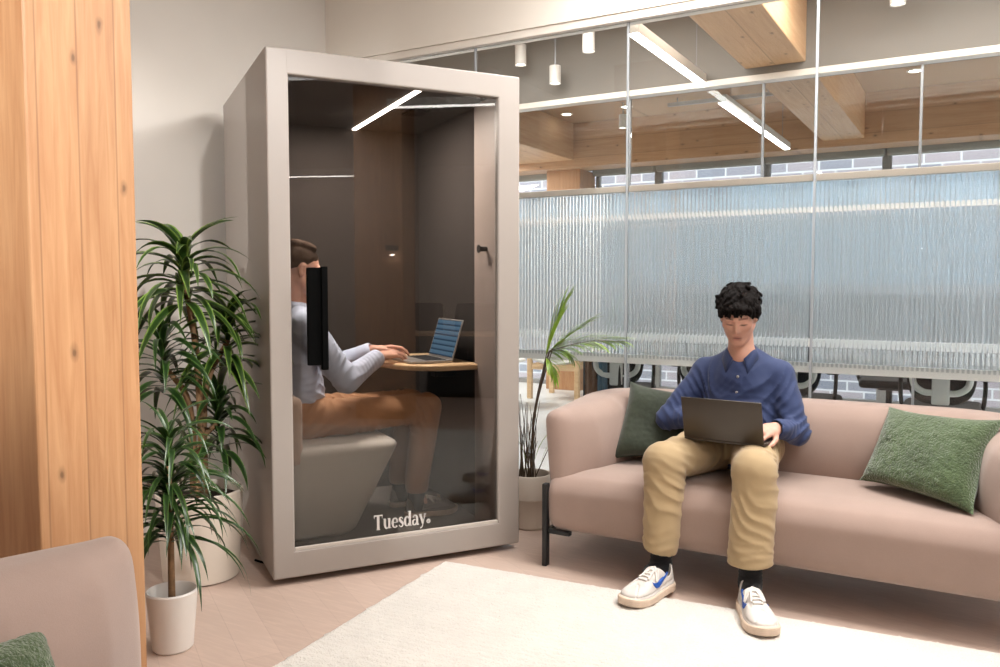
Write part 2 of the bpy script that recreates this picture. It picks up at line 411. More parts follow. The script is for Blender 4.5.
def cone(a, b, ra, rb, sq=None, sf=1.0):
    a = V(*a); b = V(*b); d = b-a; L = float(d@d)+1e-12; rm = max(ra, rb)*max(1, sf)
    u = nrm(sq) if sq is not None else None
    def fn(x, y, z):
        t = np.clip(((x-a[0])*d[0]+(y-a[1])*d[1]+(z-a[2])*d[2])/L, 0, 1)
        vx, vy, vz = x-a[0]-t*d[0], y-a[1]-t*d[1], z-a[2]-t*d[2]
        if u is not None:
            w = (vx*u[0]+vy*u[1]+vz*u[2])*(1/sf-1); vx = vx+u[0]*w; vy = vy+u[1]*w; vz = vz+u[2]*w
        return np.sqrt(vx*vx+vy*vy+vz*vz)-(ra+(rb-ra)*t)
    return fn, np.minimum(a, b)-rm, np.maximum(a, b)+rm
def ell(c, r, A=None):
    c = V(*c); r = V(*r); A = np.eye(3) if A is None else np.array(A); rm = r.max()
    def fn(x, y, z):
        px, py, pz = x-c[0], y-c[1], z-c[2]
        q = [(px*A[i][0]+py*A[i][1]+pz*A[i][2])/r[i] for i in range(3)]
        k0 = np.sqrt(q[0]**2+q[1]**2+q[2]**2); k1 = np.sqrt((q[0]/r[0])**2+(q[1]/r[1])**2+(q[2]/r[2])**2)+1e-9
        return k0*(k0-1)/k1
    return fn, c-rm, c+rm
def rbox(c, hf, r, A=None):
    c = V(*c); hf = V(*hf); A = np.eye(3) if A is None else np.array(A); rm = np.linalg.norm(hf)
    def fn(x, y, z):
        px, py, pz = x-c[0], y-c[1], z-c[2]
        q = [np.abs(px*A[i][0]+py*A[i][1]+pz*A[i][2])-hf[i]+r for i in range(3)]
        return np.sqrt(sum(np.maximum(k, 0)**2 for k in q))+np.minimum(np.maximum(np.maximum(q[0], q[1]), q[2]), 0)-r
    return fn, c-rm, c+rm
def poly2(pts):
    """signed distance to a 2D polygon"""
    pts = np.array(pts, float)
    def fn(x, y):
        d = None; s = 1.0
        for i in range(len(pts)):
            a = pts[i]; b = pts[i-1]; e = b-a; wx = x-a[0]; wy = y-a[1]
            t = np.clip((wx*e[0]+wy*e[1])/(e@e), 0, 1); bx = wx-e[0]*t; by = wy-e[1]*t; dd = bx*bx+by*by
            d = dd if d is None else np.minimum(d, dd)
            c1 = y >= a[1]; c2 = y < b[1]; c3 = e[0]*wy > e[1]*wx
            s = s*np.where((c1 & c2 & c3) | (~c1 & ~c2 & ~c3), -1.0, 1.0)
        return s*np.sqrt(d)
    return fn
# ================================================================== setting
GY = 4.243            # plane of the glass partition
WX = -3.74            # left wall
RX = 7.2; FY = -3.2; CZ = 3.2
struct('floor', MB().box((WX, FY, -.06), (RX, GY, 0)), M['floor'])
struct('floor_office', MB().box((-7.2, GY, -.06), (RX, 10, 0)), M['floor_office'])
struct('ceiling', MB().box((WX-.2, FY-.2, CZ), (RX+.2, GY+.1, CZ+.1)), M['ceil'])
struct('wall_left', MB().box((WX-.15, FY, 0), (WX, GY+.12, CZ)), M['plaster'])
struct('wall_right', MB().box((RX, FY-.15, 0), (RX+.15, 9.9, CZ)), M['plaster'])
struct('wall_front', MB().box((WX-.15, FY-.15, 0), (RX, FY, CZ)), M['plaster'])
struct('wall_back', MB().box((WX, GY-.05, 2.745), (RX, GY+.09, CZ)), M['header'])
struct('trim_1', MB().box((WX, GY-.04, 2.70), (RX, GY+.06, 2.745), .004), M['white_trim'])
struct('baseboard_left', MB().box((WX, FY, 0), (WX+.012, GY, .09), .004), M['white_trim'])
struct('trim_2', MB().box((WX, GY-.02, 0), (RX, GY+.02, .045), .003), M['steel'])

# glass partition: panes, fluted band, its two rails
joints = [-3.579, -2.617, -1.655, -.693, .269, 1.231, 2.193, 3.155]
edges = [WX]+joints+[RX]
wroot = None
for i, (a, b) in enumerate(zip(edges, edges[1:])):
    p = MB().box((a+.004, GY-.005, .04), (b-.004, GY+.005, 2.70)).build('window_%d' % (i+1), M['glass']); p['kind'] = 'structure'
    if i < len(joints):
        MB().box((b-.006, GY-.008, .045), (b+.006, GY+.008, 2.70), .002).build('joint_strip', M['joint'], p)
def fluted(x0, x1, yb=GY+.014, z0=.90, z1=1.803):
    pitch = .0205; n = int((x1-x0)/pitch); xs = []; ys = []
    for k in range(n):
        for u in np.linspace(0, 1, 10, endpoint=False):
            xs.append(x0+(k+u)*pitch); ys.append(-.0025-.0068*math.sqrt(max(0, 1-(2*u-1)**2)))
    vs = []; fs = []; m = len(xs)
    for z in (z0, z1):
        for yy in (None, 0.002):
            for x, y in zip(xs, ys): vs.append((x, yb+(y if yy is None else yy), z))
    for j in range(m-1):
        fs.append((j, j+1, 2*m+j+1, 2*m+j)); fs.append((m+j+1, m+j, 3*m+j, 3*m+j+1))
        fs.append((j+1, j, m+j, m+j+1)); fs.append((2*m+j, 2*m+j+1, 3*m+j+1, 3*m+j))
    fs.append((0, 2*m, 3*m, m)); fs.append((m-1, 2*m-1, 4*m-1, 3*m-1))
    return vs, fs
for i, (a, b) in enumerate(zip(edges, edges[1:])):
    if a > 1.5 or b-a < .2: continue
    vs, fs = fluted(a+.006, min(b, a+.962)-.006)
    o = raw('fluted_panel', vs, fs, M['flute'], bpy.data.objects['window_%d' % (i+1)], smooth=False)
    MB().box((a, GY+.008, 1.800), (min(b, a+.962), GY+.03, 1.834), .002).build('upper_rail', M['pale_rail'], bpy.data.objects['window_%d' % (i+1)])
    MB().box((a, GY+.006, .868), (min(b, a+.962), GY+.022, .918), .002).build('lower_rail', M['white_film'], bpy.data.objects['window_%d' % (i+1)])

# timber columns (glulam)
def column(x0, x1, y0, y1, label):
    m = MB().box((x0, y0, 0), (x1, y1, CZ), .006)
    o = m.build('wood_column', M['col_wood']); o['kind'] = 'structure'; return o
column(-2.78, -2.30, 1.352, 1.690, '')
c2 = column(1.78, 2.26, 1.48, 1.96, '')

# office behind the glass
struct('wall_office_left', MB().box((-7.3, GY+.12, 0), (-7.2, 10, CZ)), M['plaster'])
struct('wall_office_near', MB().box((-7.2, GY+.0, 0), (WX-.15, GY+.12, CZ)), M['plaster'])
struct('ceiling_office', MB().box((-7.2, GY+.09, CZ), (RX, 10, CZ+.1)), M['beamx_wood'])
struct('trim_3', MB().box((-7.2, 5.74, 2.705), (RX, 5.86, CZ)), M['bulk'])
struct('trim_4', MB().box((-7.2, 5.725, 2.662), (RX, 5.82, 2.705), .004), M['white_trim'])
o = struct('wood_beam', MB().box((-1.40, GY+.10, 2.755), (-1.01, 9.0, CZ), .006), M['beam_wood'])
o = struct('wood_beam', MB().box((-5.1, 5.9, 2.775), (-4.19, 9.0, CZ), .006), M['beam_wood'])
o = struct('wood_beam', MB().box((2.5, GY+.10, 2.755), (2.9, 9.0, CZ), .006), M['beam_wood'])
struct('facade_beam', MB().box((-7.2, 9.0, 2.69), (RX, 9.35, CZ), .006), M['beamx_wood'])
struct('trim_5', MB().box((-7.2, 9.35, 2.73), (RX, 9.70, CZ)), M['bulk'])
struct('wood_column', MB().box((-4.62, 9.15, 0), (-4.17, 9.6, 2.69), .006), M['col_wood'])
for j, x in enumerate((-1.284, -.329, .63, -2.24, -3.2)):
    struct('trim_%d' % (6+j), MB().box((x-.008, 5.775, 0), (x+.008, 5.805, 2.655), .002), M['steel'])
for j, (a, b) in enumerate(zip((-4.16, -3.2, -2.24, -1.284, -.329), (-3.2, -2.24, -1.284, -.329, .63))):
    o = MB().box((a+.01, 5.786, 0.0), (b-.01, 5.794, 2.655)).build('window_%d' % (12+j), M['glass']); o['kind'] = 'structure'
    vs, fs = fluted(a+.008, b-.008, 5.780, .92, 1.79); raw('fluted_panel', vs, fs, M['flute'], o, smooth=False)
    MB().box((a+.005, 5.760, 1.775), (b-.005, 5.785, 1.81), .002).build('upper_rail', M['pale_rail'], o)
    MB().box((a+.005, 5.760, .885), (b-.005, 5.785, .94), .002).build('lower_rail', M['white_film'], o)
# facade windows: frame > pane, added film, transom
fx = [-6.6, -5.35, -4.66, -4.16, -3.35, -2.09, -.853, .38, 1.62, 2.86, 4.1, 5.34, RX]
for j, (a, b) in enumerate(zip(fx, fx[1:])):
    if j == 2: continue
    m = MB()
    for lo, hi in (((a, 9.60, .05), (a+.045, 9.68, 2.73)), ((b-.045, 9.60, .05), (b, 9.68, 2.73)), ((a, 9.60, .0), (b, 9.68, .06)), ((a, 9.60, 2.67), (b, 9.68, 2.73))):
        m.box(lo, hi, .004)
    w = m.build('window_%d' % (20+j), M['frame_grey']); w['kind'] = 'structure'
    MB().box((a+.04, 9.636, .05), (b-.04, 9.644, 2.69)).build('pane', M['glass'], w)
    MB().box((a+.045, 9.645, 1.30), (b-.045, 9.648, 1.99)).build('added_frost_film', M['frost'], w); MB().box((a+.045, 9.645, 2.03), (b-.045, 9.648, 2.50)).build('added_frost_film', M['frost'], w)  # films added to give a pale blue glow through the fluted glass
    MB().box((a+.01, 9.46, 2.635), (b-.01, 9.56, 2.728), .02).build('blind_box', M['blind'], w)
struct('brick_wall', MB().box((-16, 11.9, -3), (14, 12.2, 4.2)), M['brick'])
struct('pavement', MB().box((-16, 10, -.95), (14, 11.9, -.8)), plain('paving', lin(150, 150, 152), .9))

# ================================================================== lights that belong to the rooms
def linear_lamp(label, x, y0, y1, z, w=.055, group='linear lamps hung from the ceilings', wires=True):
    t = thing('linear_lamp', label, 'lamp', (x, (y0+y1)/2, z), 0, group); L = (y1-y0)/2
    MB().box((-w/2-.006, -L, 0), (w/2+.006, L, .06), .003).build('lamp_housing', M['tube_white'], t)
    MB().box((-w/2, -L+.004, -.006), (w/2, L-.004, .002)).build('diffuser', M['led'], t)
    if wires:
        for y in (-L*.8, L*.8): MB().tube([(0, y, .055), (0, y, CZ-z+.001)], .003, 6).build('hanging_wire', M['steel'], t)
    return t
linear_lamp('white linear lamp behind the glass running to the taupe bulkhead', -1.69, 4.40, 5.72, 2.69)
linear_lamp('white linear lamp beyond the bulkhead, pointing to the windows', -1.69, 6.25, 8.70, 2.66)
linear_lamp('white linear lamp above the lounge, mirrored high in the booth glass', .62, 2.15, 3.6, 2.72)
linear_lamp('white linear lamp far right in the lounge, mirrored low in the booth glass', 4.6, -.9, 1.05, 2.72)
def spot_lamp(label, x, y, z, L=.15, r=.043):
    t = thing('spotlight', label, 'spotlight', (x, y, z), 0, 'ceiling spotlights in the office')
    MB().lathe([(r*.8, .02), (r*.8, .006), (r, 0), (r, L), (0, L)], seg=24).build('spotlight_housing', M['tube_white'], t, smooth='auto')
    MB().lathe([(0, .012), (r*.8, .012)], seg=20).build('lens', M['spot_led'], t)
    MB().tube([(0, 0, L-.002), (0, 0, CZ-z+.002)], .007, 8).build('stem', M['steel'], t)
    return t
spot_lamp('modelled reflection of a white cylinder spotlight, nearest left of the first glass joint', -2.37, 5.33, 2.905)  # this and the next two: lounge lamp reflections built as office lamps
spot_lamp('modelled reflection of a white cylinder spotlight, just above the bulkhead edge near booth', -2.76, 5.6, 2.79, .13)
spot_lamp('modelled reflection of a white cylinder spotlight, closest to the booth corner', -3.03, 5.56, 2.95)
spot_lamp('white cylinder spotlight at the top right of the glass', -.45, 5.45, 2.94)
spot_lamp('white cylinder spotlight below the black track, left of long lamp', -3.25, 8.2, 2.93, .14)
def downlight(label, x, y, r=.06):
    t = thing('downlight', label, 'downlight', (x, y, CZ), 0, 'recessed downlights in the office ceiling')
    MB().lathe([(r*.85, -.002), (r*.85, -.008), (r*1.15, -.006), (r*1.15, .0), (r*.9, .0)], seg=24).build('trim_ring', M['white_trim'], t, smooth='auto')
    MB().lathe([(0, -.003), (r*.85, -.003)], seg=20).build('lens', M['spot_led'], t); return t
downlight('recessed downlight in timber ceiling beside the booth corner', -4.02, 8.45)
downlight('recessed downlight in timber ceiling right of the broad beam', -.53, 8.3)
downlight('recessed downlight in timber ceiling next to the first glass joint', -3.30, 8.42)
m = MB().tube([(-2.75, 8.3, CZ-.06), (-1.75, 8.3, CZ-.06)], .018, 8)
t = thing('lighting_track', 'grey lighting track under the timber ceiling beside the long lamp', 'track', (-2.25, 8.3, CZ-.06))
MB().box((-.55, -.018, -.02), (.55, .018, .018), .003).build('rail', M['steel'], t)
for x in (-.45, .45): MB().tube([(x, 0, .015), (x, 0, .0605)], .008, 8).build('ceiling_clip', M['steel'], t)

# ================================================================== phone booth
BL = V(-2.571, 2.513, 0); BRZ = math.atan2(.829, .56)
booth = thing('phone_booth', 'greige office phone booth with smoked glass front and white lettering', 'phone booth', tuple(BL), BRZ)
W, D, Z0, Z1 = 1.184, 1.262, .032, 2.285
fz0, fz1, fx0, fx1 = .147, 2.178, .094, 1.070
MB().box((0, .03, Z0), (.045, D, Z1), .006).build('side_panel', M['booth'], booth)
MB().box((W-.045, .03, Z0), (W, D, Z1), .02, 4).build('side_panel', M['booth'], booth)
MB().box((.045, D-.04, Z0), (W-.045, D, Z1), .003).build('back_panel', M['booth'], booth)
MB().box((.045, .03, 2.245), (W-.045, D-.04, Z1), .003).build('roof_panel', M['booth'], booth)
MB().box((.045, .03, Z0), (W-.045, D-.04, .07), .003).build('base_panel', M['booth'], booth)
m = MB()
m.box((0, 0, Z0), (fx0, .05, Z1), .008, 3).box((fx1, 0, Z0), (W, .05, Z1), .008, 3)
m.box((fx0-.012, 0, fz1), (fx1+.012, .05, Z1), .006).box((fx0-.012, 0, Z0), (fx1+.012, .05, fz0), .006)
m.build('front_frame', M['booth'], booth)
MB().box((fx0, .005, fz0), (fx1, .018, fz0+.014), .002).build('glazing_bead', M['booth_bead'], booth)
MB().box((fx0-.004, .02, fz0-.004), (fx1+.004, .03, fz1+.004)).build('glass_door', M['booth_glass'], booth)
MB().box((.05, D-.075, .07), (W-.05, D-.042, 2.245), .002).build('back_lining', M['booth_in'], booth)
MB().box((.047, .05, .07), (.075, D-.075, 2.245), .002).build('left_lining', M['booth_in'], booth)
MB().box((W-.075, .30, .07), (W-.047, D-.075, 2.245), .002).build('right_lining', M['booth_in'], booth)
MB().box((W-.105, .05, .07), (W-.047, .30, 2.245), .004).build('inner_post', plain('booth_post', lin(150, 136, 128), .5), booth)
MB().box((.075, .05, 2.20), (W-.075, D-.075, 2.245), .002).build('ceiling_lining', M['booth_in'], booth)
MB().box((.075, .05, .07), (W-.075, D-.075, .085), .002).build('carpet', M['booth_floor'], booth)
MB().box((.703, .06, 2.193), (.727, D-.08, 2.201)).build('light_strip', emit('booth_led', (1, .95, .88, 1), 16), booth)
MB().box((.82, .50, 2.190), (.92, .66, 2.201), .004).build('air_vent', M['gloss_black'], booth)
m = MB()
m.box((.152, -.045, .955), (.222, -.02, 1.372), .003).box((.209, -.06, .935), (.236, -.03, 1.376), .003)
for z in (1.02, 1.30): m.tube([(.195, -.03, z), (.195, .022, z)], .010, 10)
m.build('door_handle', M['gloss_black'], booth)
m = MB().tube([(W-.106, .15, 1.474), (W-.145, .15, 1.474)], .012, 14).tube([(W-.145, .15, 1.474), (W-.15, .15, 1.474)], .020, 14)
m.build('coat_hook', M['black'], booth)
for x, y in ((.1, .12), (W-.1, .12), (.1, D-.12), (W-.1, D-.12)):
    MB().lathe([(0, 0), (.022, 0), (.022, .012), (.01, .014), (.01, .034)], (x, y, 0), 14).build('foot', M['black'], booth)
# table fixed to the right inner wall: half-round top
pts = [(W-.076, .26), (W-.076, 1.02), (.92, 1.02)]+[(.92+.245*math.cos(q)*1.0, .64+.38*math.sin(q)) for q in np.linspace(math.pi/2, 1.5*math.pi, 20)][1:-1]+[(.92, .26)]
MB().prism(pts, .868, .897, .008).build('table_top', M['pale_wood'], booth, smooth='auto')
MB().box((W-.20, .60, .80), (W-.076, .68, .87), .006).build('table_bracket', M['black'], booth)
# lettering on the glass
def ribbon(P, close=False):
    """variable-width stroke: rows of (x, y, width) -> outline polygon"""
    P = spline(P, 6) if len(P) > 2 else np.array(P, float)
    L = []; Rr = []
    for i in range(len(P)):
        a = P[max(i-1, 0)][:2]; b = P[min(i+1, len(P)-1)][:2]; t = nrm(b-a); nn = V(-t[1], t[0])*P[i][2]/2
        L.append(P[i][:2]+nn); Rr.append(P[i][:2]-nn)
    return L, Rr
def glyphs():
    S = []
    def st(*p): S.append(ribbon(p))
    def ring(cx, cy, rx, ry, a0, a1, thick, thin):
        st(*[(cx+rx*math.cos(R(q)), cy+ry*math.sin(R(q)), thin+(thick-thin)*abs(math.cos(R(q)))**1.3) for q in np.linspace(a0, a1, 17)])
    # T
    st((.36, .02, .21), (.36, .98, .21)); st((.02, .955, .09), (.72, .955, .09)); st((.2, .02, .045), (.52, .02, .045))
    st((.03, .97, .05), (.05, .75, .03)); st((.71, .97, .05), (.69, .75, .03))
    x = .78   # u
    st((x+.14, .68, .18), (x+.14, .26, .18), (x+.24, .05, .12), (x+.36, .07, .07), (x+.44, .18, .05)); st((x+.5, .02, .18), (x+.5, .70, .18)); st((x-.02, .685, .04), (x+.2, .685, .04)); st((x+.36, .685, .04), (x+.56, .685, .04)); st((x+.45, .03, .04), (x+.68, .05, .04))
    x = 1.50  # e
    ring(x+.26, .34, .2, .31, 10, 320, .19, .06); st((x+.1, .36, .05), (x+.46, .36, .05)); st((x+.46, .36, .16), (x+.44, .5, .12))
    x = 2.06  # s
    st((x+.36, .56, .06), (x+.24, .66, .06), (x+.1, .58, .14), (x+.18, .40, .19), (x+.34, .26, .17), (x+.33, .08, .1), (x+.18, .02, .06), (x+.05, .14, .08))
    x = 2.54  # d
    ring(x+.24, .34, .18, .31, 40, 330, .19, .06); st((x+.48, .02, .19), (x+.48, 1.02, .19)); st((x+.3, 1.0, .04), (x+.5, 1.0, .04)); st((x+.42, .03, .05), (x+.66, .03, .05))
    x = 3.22  # a
    ring(x+.2, .20, .14, .18, 60, 340, .17, .06); st((x+.08, .54, .12), (x+.2, .67, .07), (x+.36, .62, .12), (x+.42, .44, .18), (x+.42, .12, .18), (x+.48, .03, .1), (x+.58, .05, .04))
    x = 3.82  # y
    st((x+.10, .67, .17), (x+.32, .05, .17)); st((x+.5, .67, .06), (x+.34, .1, .07), (x+.24, -.18, .07), (x+.08, -.24, .12)); st((x-.02, .685, .04), (x+.24, .685, .04)); st((x+.4, .685, .04), (x+.6, .685, .04))
    return S
m = MB(); sc = .0572
def letter_strip(L, Rr):
    b = bmesh.new(); n = len(L)
    def P(q, y): return b.verts.new((.452+q[0]*sc, y, .186+q[1]*sc*1.2))
    A = [(P(l, .0185), P(r, .0185), P(l, .0202), P(r, .0202)) for l, r in zip(L, Rr)]
    for a, c in zip(A, A[1:]):
        b.faces.new((a[0], a[1], c[1], c[0])); b.faces.new((a[2], c[2], c[3], a[3])); b.faces.new((a[0], c[0], c[2], a[2])); b.faces.new((a[1], a[3], c[3], c[1]))
    bmesh.ops.recalc_face_normals(b, faces=b.faces); m._join(b)
for L, Rr in glyphs(): letter_strip(L, Rr)
for q0 in (0,):
    ringp = [(4.62+.13*math.cos(a), .16+.13*math.sin(a)*.85, .075) for a in np.linspace(0, 2*math.pi, 20)]
    letter_strip(*ribbon(ringp)); letter_strip(*ribbon([(4.57, .16, .07), (4.67, .16, .07)]))
m.build('lettering', M['letter'], booth)

# upholstered pod seat inside the booth
pod = thing('pod_seat', 'pale grey upholstered pod seat inside the phone booth', 'seat', tuple(BL), BRZ)
f = Field((.06, .12, .06), (.82, 1.14, .62), .01)
def podfn(x, y, z):
    k = np.clip((z-.085)/.43, 0, 1); cx = .09+(.375+.205*k)/2; hx = (.375+.205*k)/2; hy = .33+.07*k; r = .10
    q1 = np.abs(x-cx)-hx+r; q2 = np.abs(y-.64)-hy+r
    d2 = np.sqrt(np.maximum(q1, 0)**2+np.maximum(q2, 0)**2)+np.minimum(np.maximum(q1, q2), 0)-r
    qa = d2*.9+.035; qb = np.abs(z-.314)-.229+.035
    return np.sqrt(np.maximum(qa, 0)**2+np.maximum(qb, 0)**2)+np.minimum(np.maximum(qa, qb), 0)-.035
f.op((podfn, V(.05, .1, .06), V(.82, 1.14, .62)))
obj_field('seat', f, M['stool'], pod, smooth_it=2)
f = Field((.05, .18, .42), (.24, 1.1, 1.06), .01)
f.op(rbox((.146, .64, .62), (.045, .40, .16), .03), .01)
obj_field('backrest', f, M['stoolback'], pod)

# ================================================================== sofas
def make_sofa(label):
    t = thing('sofa', label, 'sofa', (-.735, 3.37, 0)); h = .0125
    def outer(x, y):      # plan outline: square-ended U with round back corners, open to the front
        r = .36; qx = np.abs(x)-1.00+r; qy = y-.77+r
        return np.where(y > .77-r, np.sqrt(np.maximum(qx, 0)**2+np.maximum(qy, 0)**2)+np.minimum(np.maximum(qx, qy), 0)-r, np.abs(x)-1.00)
    def shell(x, y, z):
        th = .085+.125*np.clip((y-.02)/.38, 0, 1)**.8+.065*np.clip(1-(np.abs(z-.55)/.22)**2, 0, 1)*np.clip((y+.02)/.2, .25, 1)
        d = outer(x, y)+.085*np.clip(.72-z, 0, .6)
        top = .715+.05*np.clip(y/.6, 0, 1); hz = (top-.168)/2
        r = .5*np.minimum(th, .14)
        qa = np.abs(d+th/2)-th/2+r; qb = np.abs(z-.168-hz)-hz+r
        a = np.sqrt(np.maximum(qa, 0)**2+np.maximum(qb, 0)**2)+np.minimum(np.maximum(qa, qb), 0)-r
        fr = .02-y+.05*np.clip(.3-(z-.42), 0, 1)*0
        k = .05; hh = np.clip(.5-.5*(fr-a)/k, 0, 1); return fr*(1-hh)+a*hh+k*hh*(1-hh)
    f = Field((-1.12, -.06, .14), (1.12, .84, .84), h)
    f.op((shell, V(-1.12, -.06, .14), V(1.12, .84, .84)))
    obj_field('shell', f, M['sofa'], t, smooth_it=2)
    def seat(x, y, z):
        d = np.maximum(outer(x, y)+.012+.115*np.clip((y-.03)/.33, 0, 1), -10)+.085*np.clip(.72-z, 0, .6)*.6
        rr = .05; e1 = d+rr; e2 = -y-.02+.075; qa = np.maximum(np.maximum(e1-rr+.075, e2), np.sqrt(np.maximum(e1, 0)**2+np.maximum(e2-.025, 0)**2)+.075-rr)
        # keep the plan corners soft
        top = .437+.018*np.cos(np.clip(x/1.0, -1, 1)*1.5)*np.cos((y-.4)*2.2)-.03*np.clip(1-y/.16, 0, 1)**2
        hz = (top-.160)/2; qb = np.abs(z-.160-hz)-hz+.075
        return np.sqrt(np.maximum(qa, 0)**2+np.maximum(qb, 0)**2)+np.minimum(np.maximum(qa, qb), 0)-.075
    f = Field((-1.06, -.08, .12), (1.06, .74, .52), h)
    f.op((seat, V(-1.06, -.08, .12), V(1.06, .74, .52)))
    obj_field('seat', f, M['sofa'], t, smooth_it=2)
    for sx in (-1, 1.04):
        m = MB()   # front leg: flat bar up the corner of the seat, with a bracket under it
        m.box((sx*.958-.012, -.032, 0), (sx*.958+.012, .004, .385), .004)
        m.box((min(sx*.958, sx*.84), -.010, .150), (max(sx*.958, sx*.84), .02, .170), .004).box((sx*.958-.012, 0, .150), (sx*.958+.012, .70, .170), .004)
        m.build('leg', M['black'], t)
        MB().box((sx*.88-.016, .62, 0), (sx*.88+.016, .65, .20), .004).build('leg', M['black'], t)
    return t
sofa = make_sofa('dusty pink two seat sofa the man in blue shirt sits on')
dup(sofa, (-.715, 1.19, .021), math.pi, 'dusty pink sofa in the near left corner, only its rounded arm seen')

def cushion(name, label, corners, thick, mat, nrmdir, group='green scatter cushions', fuzz=.004, n=46, seed=1):
    """corners TL, TR, BR, BL in world space; pillow puffed on both sides"""
    c = [V(*p) for p in corners]; ctr = sum(c)/4; vs = []; fs = []; rg = np.random.default_rng(seed); nn = nrm(nrmdir)
    ph = rg.uniform(0, 6, 8)
    for side in (1, -1):
        for i in range(n+1):
            for j in range(n+1):
                u = i/n; v = j/n; p = (c[0]*(1-u)+c[1]*u)*(1-v)+(c[3]*(1-u)+c[2]*u)*v
                a = (2*u-1); b = (2*v-1)
                p = p+(ctr-p)*(.10*(1-abs(a)**3)*abs(b)**4+.10*(1-abs(b)**3)*abs(a)**4)    # sides pull in between the corners
                hgt = thick/2*((1-a**4)*(1-b**4))**.55
                w = .006*math.sin(5*u+ph[0]+3*v)+.005*math.sin(9*v+ph[1]-4*u)
                edge = min(1, 6*min(u, v, 1-u, 1-v))
                p = p+nn*side*(hgt+w*edge)+rg.normal(0, fuzz, 3)*edge
                vs.append(p)
    q = (n+1)**2
    for s in (0, 1):
        for i in range(n):
            for j in range(n):
                a = s*q+i*(n+1)+j; f4 = (a, a+1, a+n+2, a+n+1); fs.append(f4 if s == 0 else f4[::-1])
    bound = [i*(n+1) for i in range(n+1)]+[n*(n+1)+j for j in range(1, n+1)]+[i*(n+1)+n for i in range(n-1, -1, -1)]+[j for j in range(n-1, 0, -1)]
    L = len(bound)
    for k in range(L): a, b = bound[k], bound[(k+1) % L]; fs.append((a, b, q+b, q+a))
    base = V(ctr[0], ctr[1], min(p[2] for p in vs))
    o = raw(name, vs, fs, mat, None, True, off=base); o.location = base
    return tag(o, label, 'cushion', group)
cushion('cushion', 'green boucle cushion leaning in the right end of the sofa', [(-.315, 3.93, .77), (.11, 3.70, .78), (.015, 3.49, .445), (-.405, 3.74, .475)], .17, M['green'], (-.45, -1, .35), None, fuzz=.0022)
cushion('cushion', 'dark green cushion wedged behind the seated man in blue', [(-1.475, 3.85, .82), (-1.15, 3.95, .77), (-1.17, 3.78, .47), (-1.505, 3.66, .46)], .14, M['dark_green'], (.3, -1, .3), None, fuzz=.0012, seed=3)
cushion('cushion', 'green boucle cushion on the near left sofa, cut by frame', [(-1.49, .50, .715), (-1.50, .88, .675), (-1.33, .88, .42), (-1.29, .50, .42)], .16, M['green'], (1, -.1, .3), None, fuzz=.0022, seed=5)

# ================================================================== rug
def make_rug():
    nx, ny = 300, 280; L, Wd = 3.3, 3.0; vs = []; fs = []
    rg = np.random.default_rng(3); ca, sa = math.cos(R(4.4)), math.sin(R(4.4)); o = V(-2.115, 3.145)
    for i in range(nx+1):
        for j in range(ny+1):
            x = L*i/nx; y = -Wd*j/ny; e = min(i, nx-i, j, ny-j)
            if e == 0: x += rg.normal(0, .006); y += rg.normal(0, .006)
            z = (.003 if e == 0 else .014 if e == 1 else .019+.0022*math.sin(j*2.1+.4*math.sin(i*.5))+.0018*rg.normal())
            vs.append((o[0]+x*ca-y*sa, o[1]+x*sa+y*ca, z))
    for i in range(nx):
        for j in range(ny):
            a = i*(ny+1)+j; fs.append((a, a+1, a+ny+2, a+ny+1)[::-1])
    ob = raw('rug', vs, fs, M['rug'], None, True, off=(o[0], o[1], 0)); ob.location = (o[0], o[1], 0)
    return tag(ob, 'cream woven wool rug on the floor between the sofas', 'rug')
make_rug()

# ================================================================== plants
class Leaves:
    def __init__(s): s.v = []; s.f = []; s.uv = []
    def leaf(s, base, az, el, L, w, droop, segs=9, fold=.25, twist=0.0, hang=None):
        p = np.array(base, float); n0 = len(s.v); e = el
        for k in range(segs+1):
            t = k/segs; d = V(math.cos(e)*math.cos(az), math.cos(e)*math.sin(az), math.sin(e))
            side = nrm(V(-math.sin(az), math.cos(az), 0)+V(0, 0, twist*t)); up = np.cross(d, side)
            ww = w*(.45+.55*min(1, t*4))*max(.03, 1-t**2.6)
            if k == 0: ww = w*.35
            s.v += [p+side*ww/2+up*fold*ww*.5, p.copy(), p-side*ww/2+up*fold*ww*.5]; s.uv += [(0, t), (.5, t), (1, t)]
            if k < segs:
                a = n0+3*k; s.f += [(a, a+1, a+4, a+3), (a+1, a+2, a+5, a+4)]
            p = p+d*L/segs; e = e-droop/segs*(.35+1.3*t) if hang is None else el+(-1.48-el)*hang*min(1, (t+1/segs)*1.15)**.9; az = az+(twist*.05 if hang is not None else 0)
    def build(s, name, mat, parent, off):
        return raw(name, s.v, s.f, mat, parent, True, s.uv, off)
def rosette(Lv, c, n, L, w, rg, el=(.0, 1.35), hang=(.75, 1.0), rise=.16, up=4):
    for i in range(n):
        t = i/max(1, n-1); a = i*2.399+rg.uniform(-.35, .35); top = i >= n-up
        Lv.leaf(V(*c)+V(0, 0, rise*(t-.6)), a, el[0]+(el[1]-el[0])*t+rg.uniform(-.25, .25), L*rg.uniform(.7, 1.1)*(1-.2*t), w*rg.uniform(.75, 1.15), 0, 10, .3, rg.uniform(-.9, .9), rg.uniform(.35, .62) if top else rg.uniform(*hang)*(1-.12*t))
def pot_tapered(name, mat, c, r0, r1, h, parent, wall=.012):
    MB().lathe([(0, .004), (r0*.9, 0), (r0, .008), (r1, h-.006), (r1-.004, h), (r1-wall+.003, h), (r1-wall, h-.008), (r1-wall-.004, h-.06), (0, h-.06)], c, 48).build(name, mat, parent, smooth='auto')
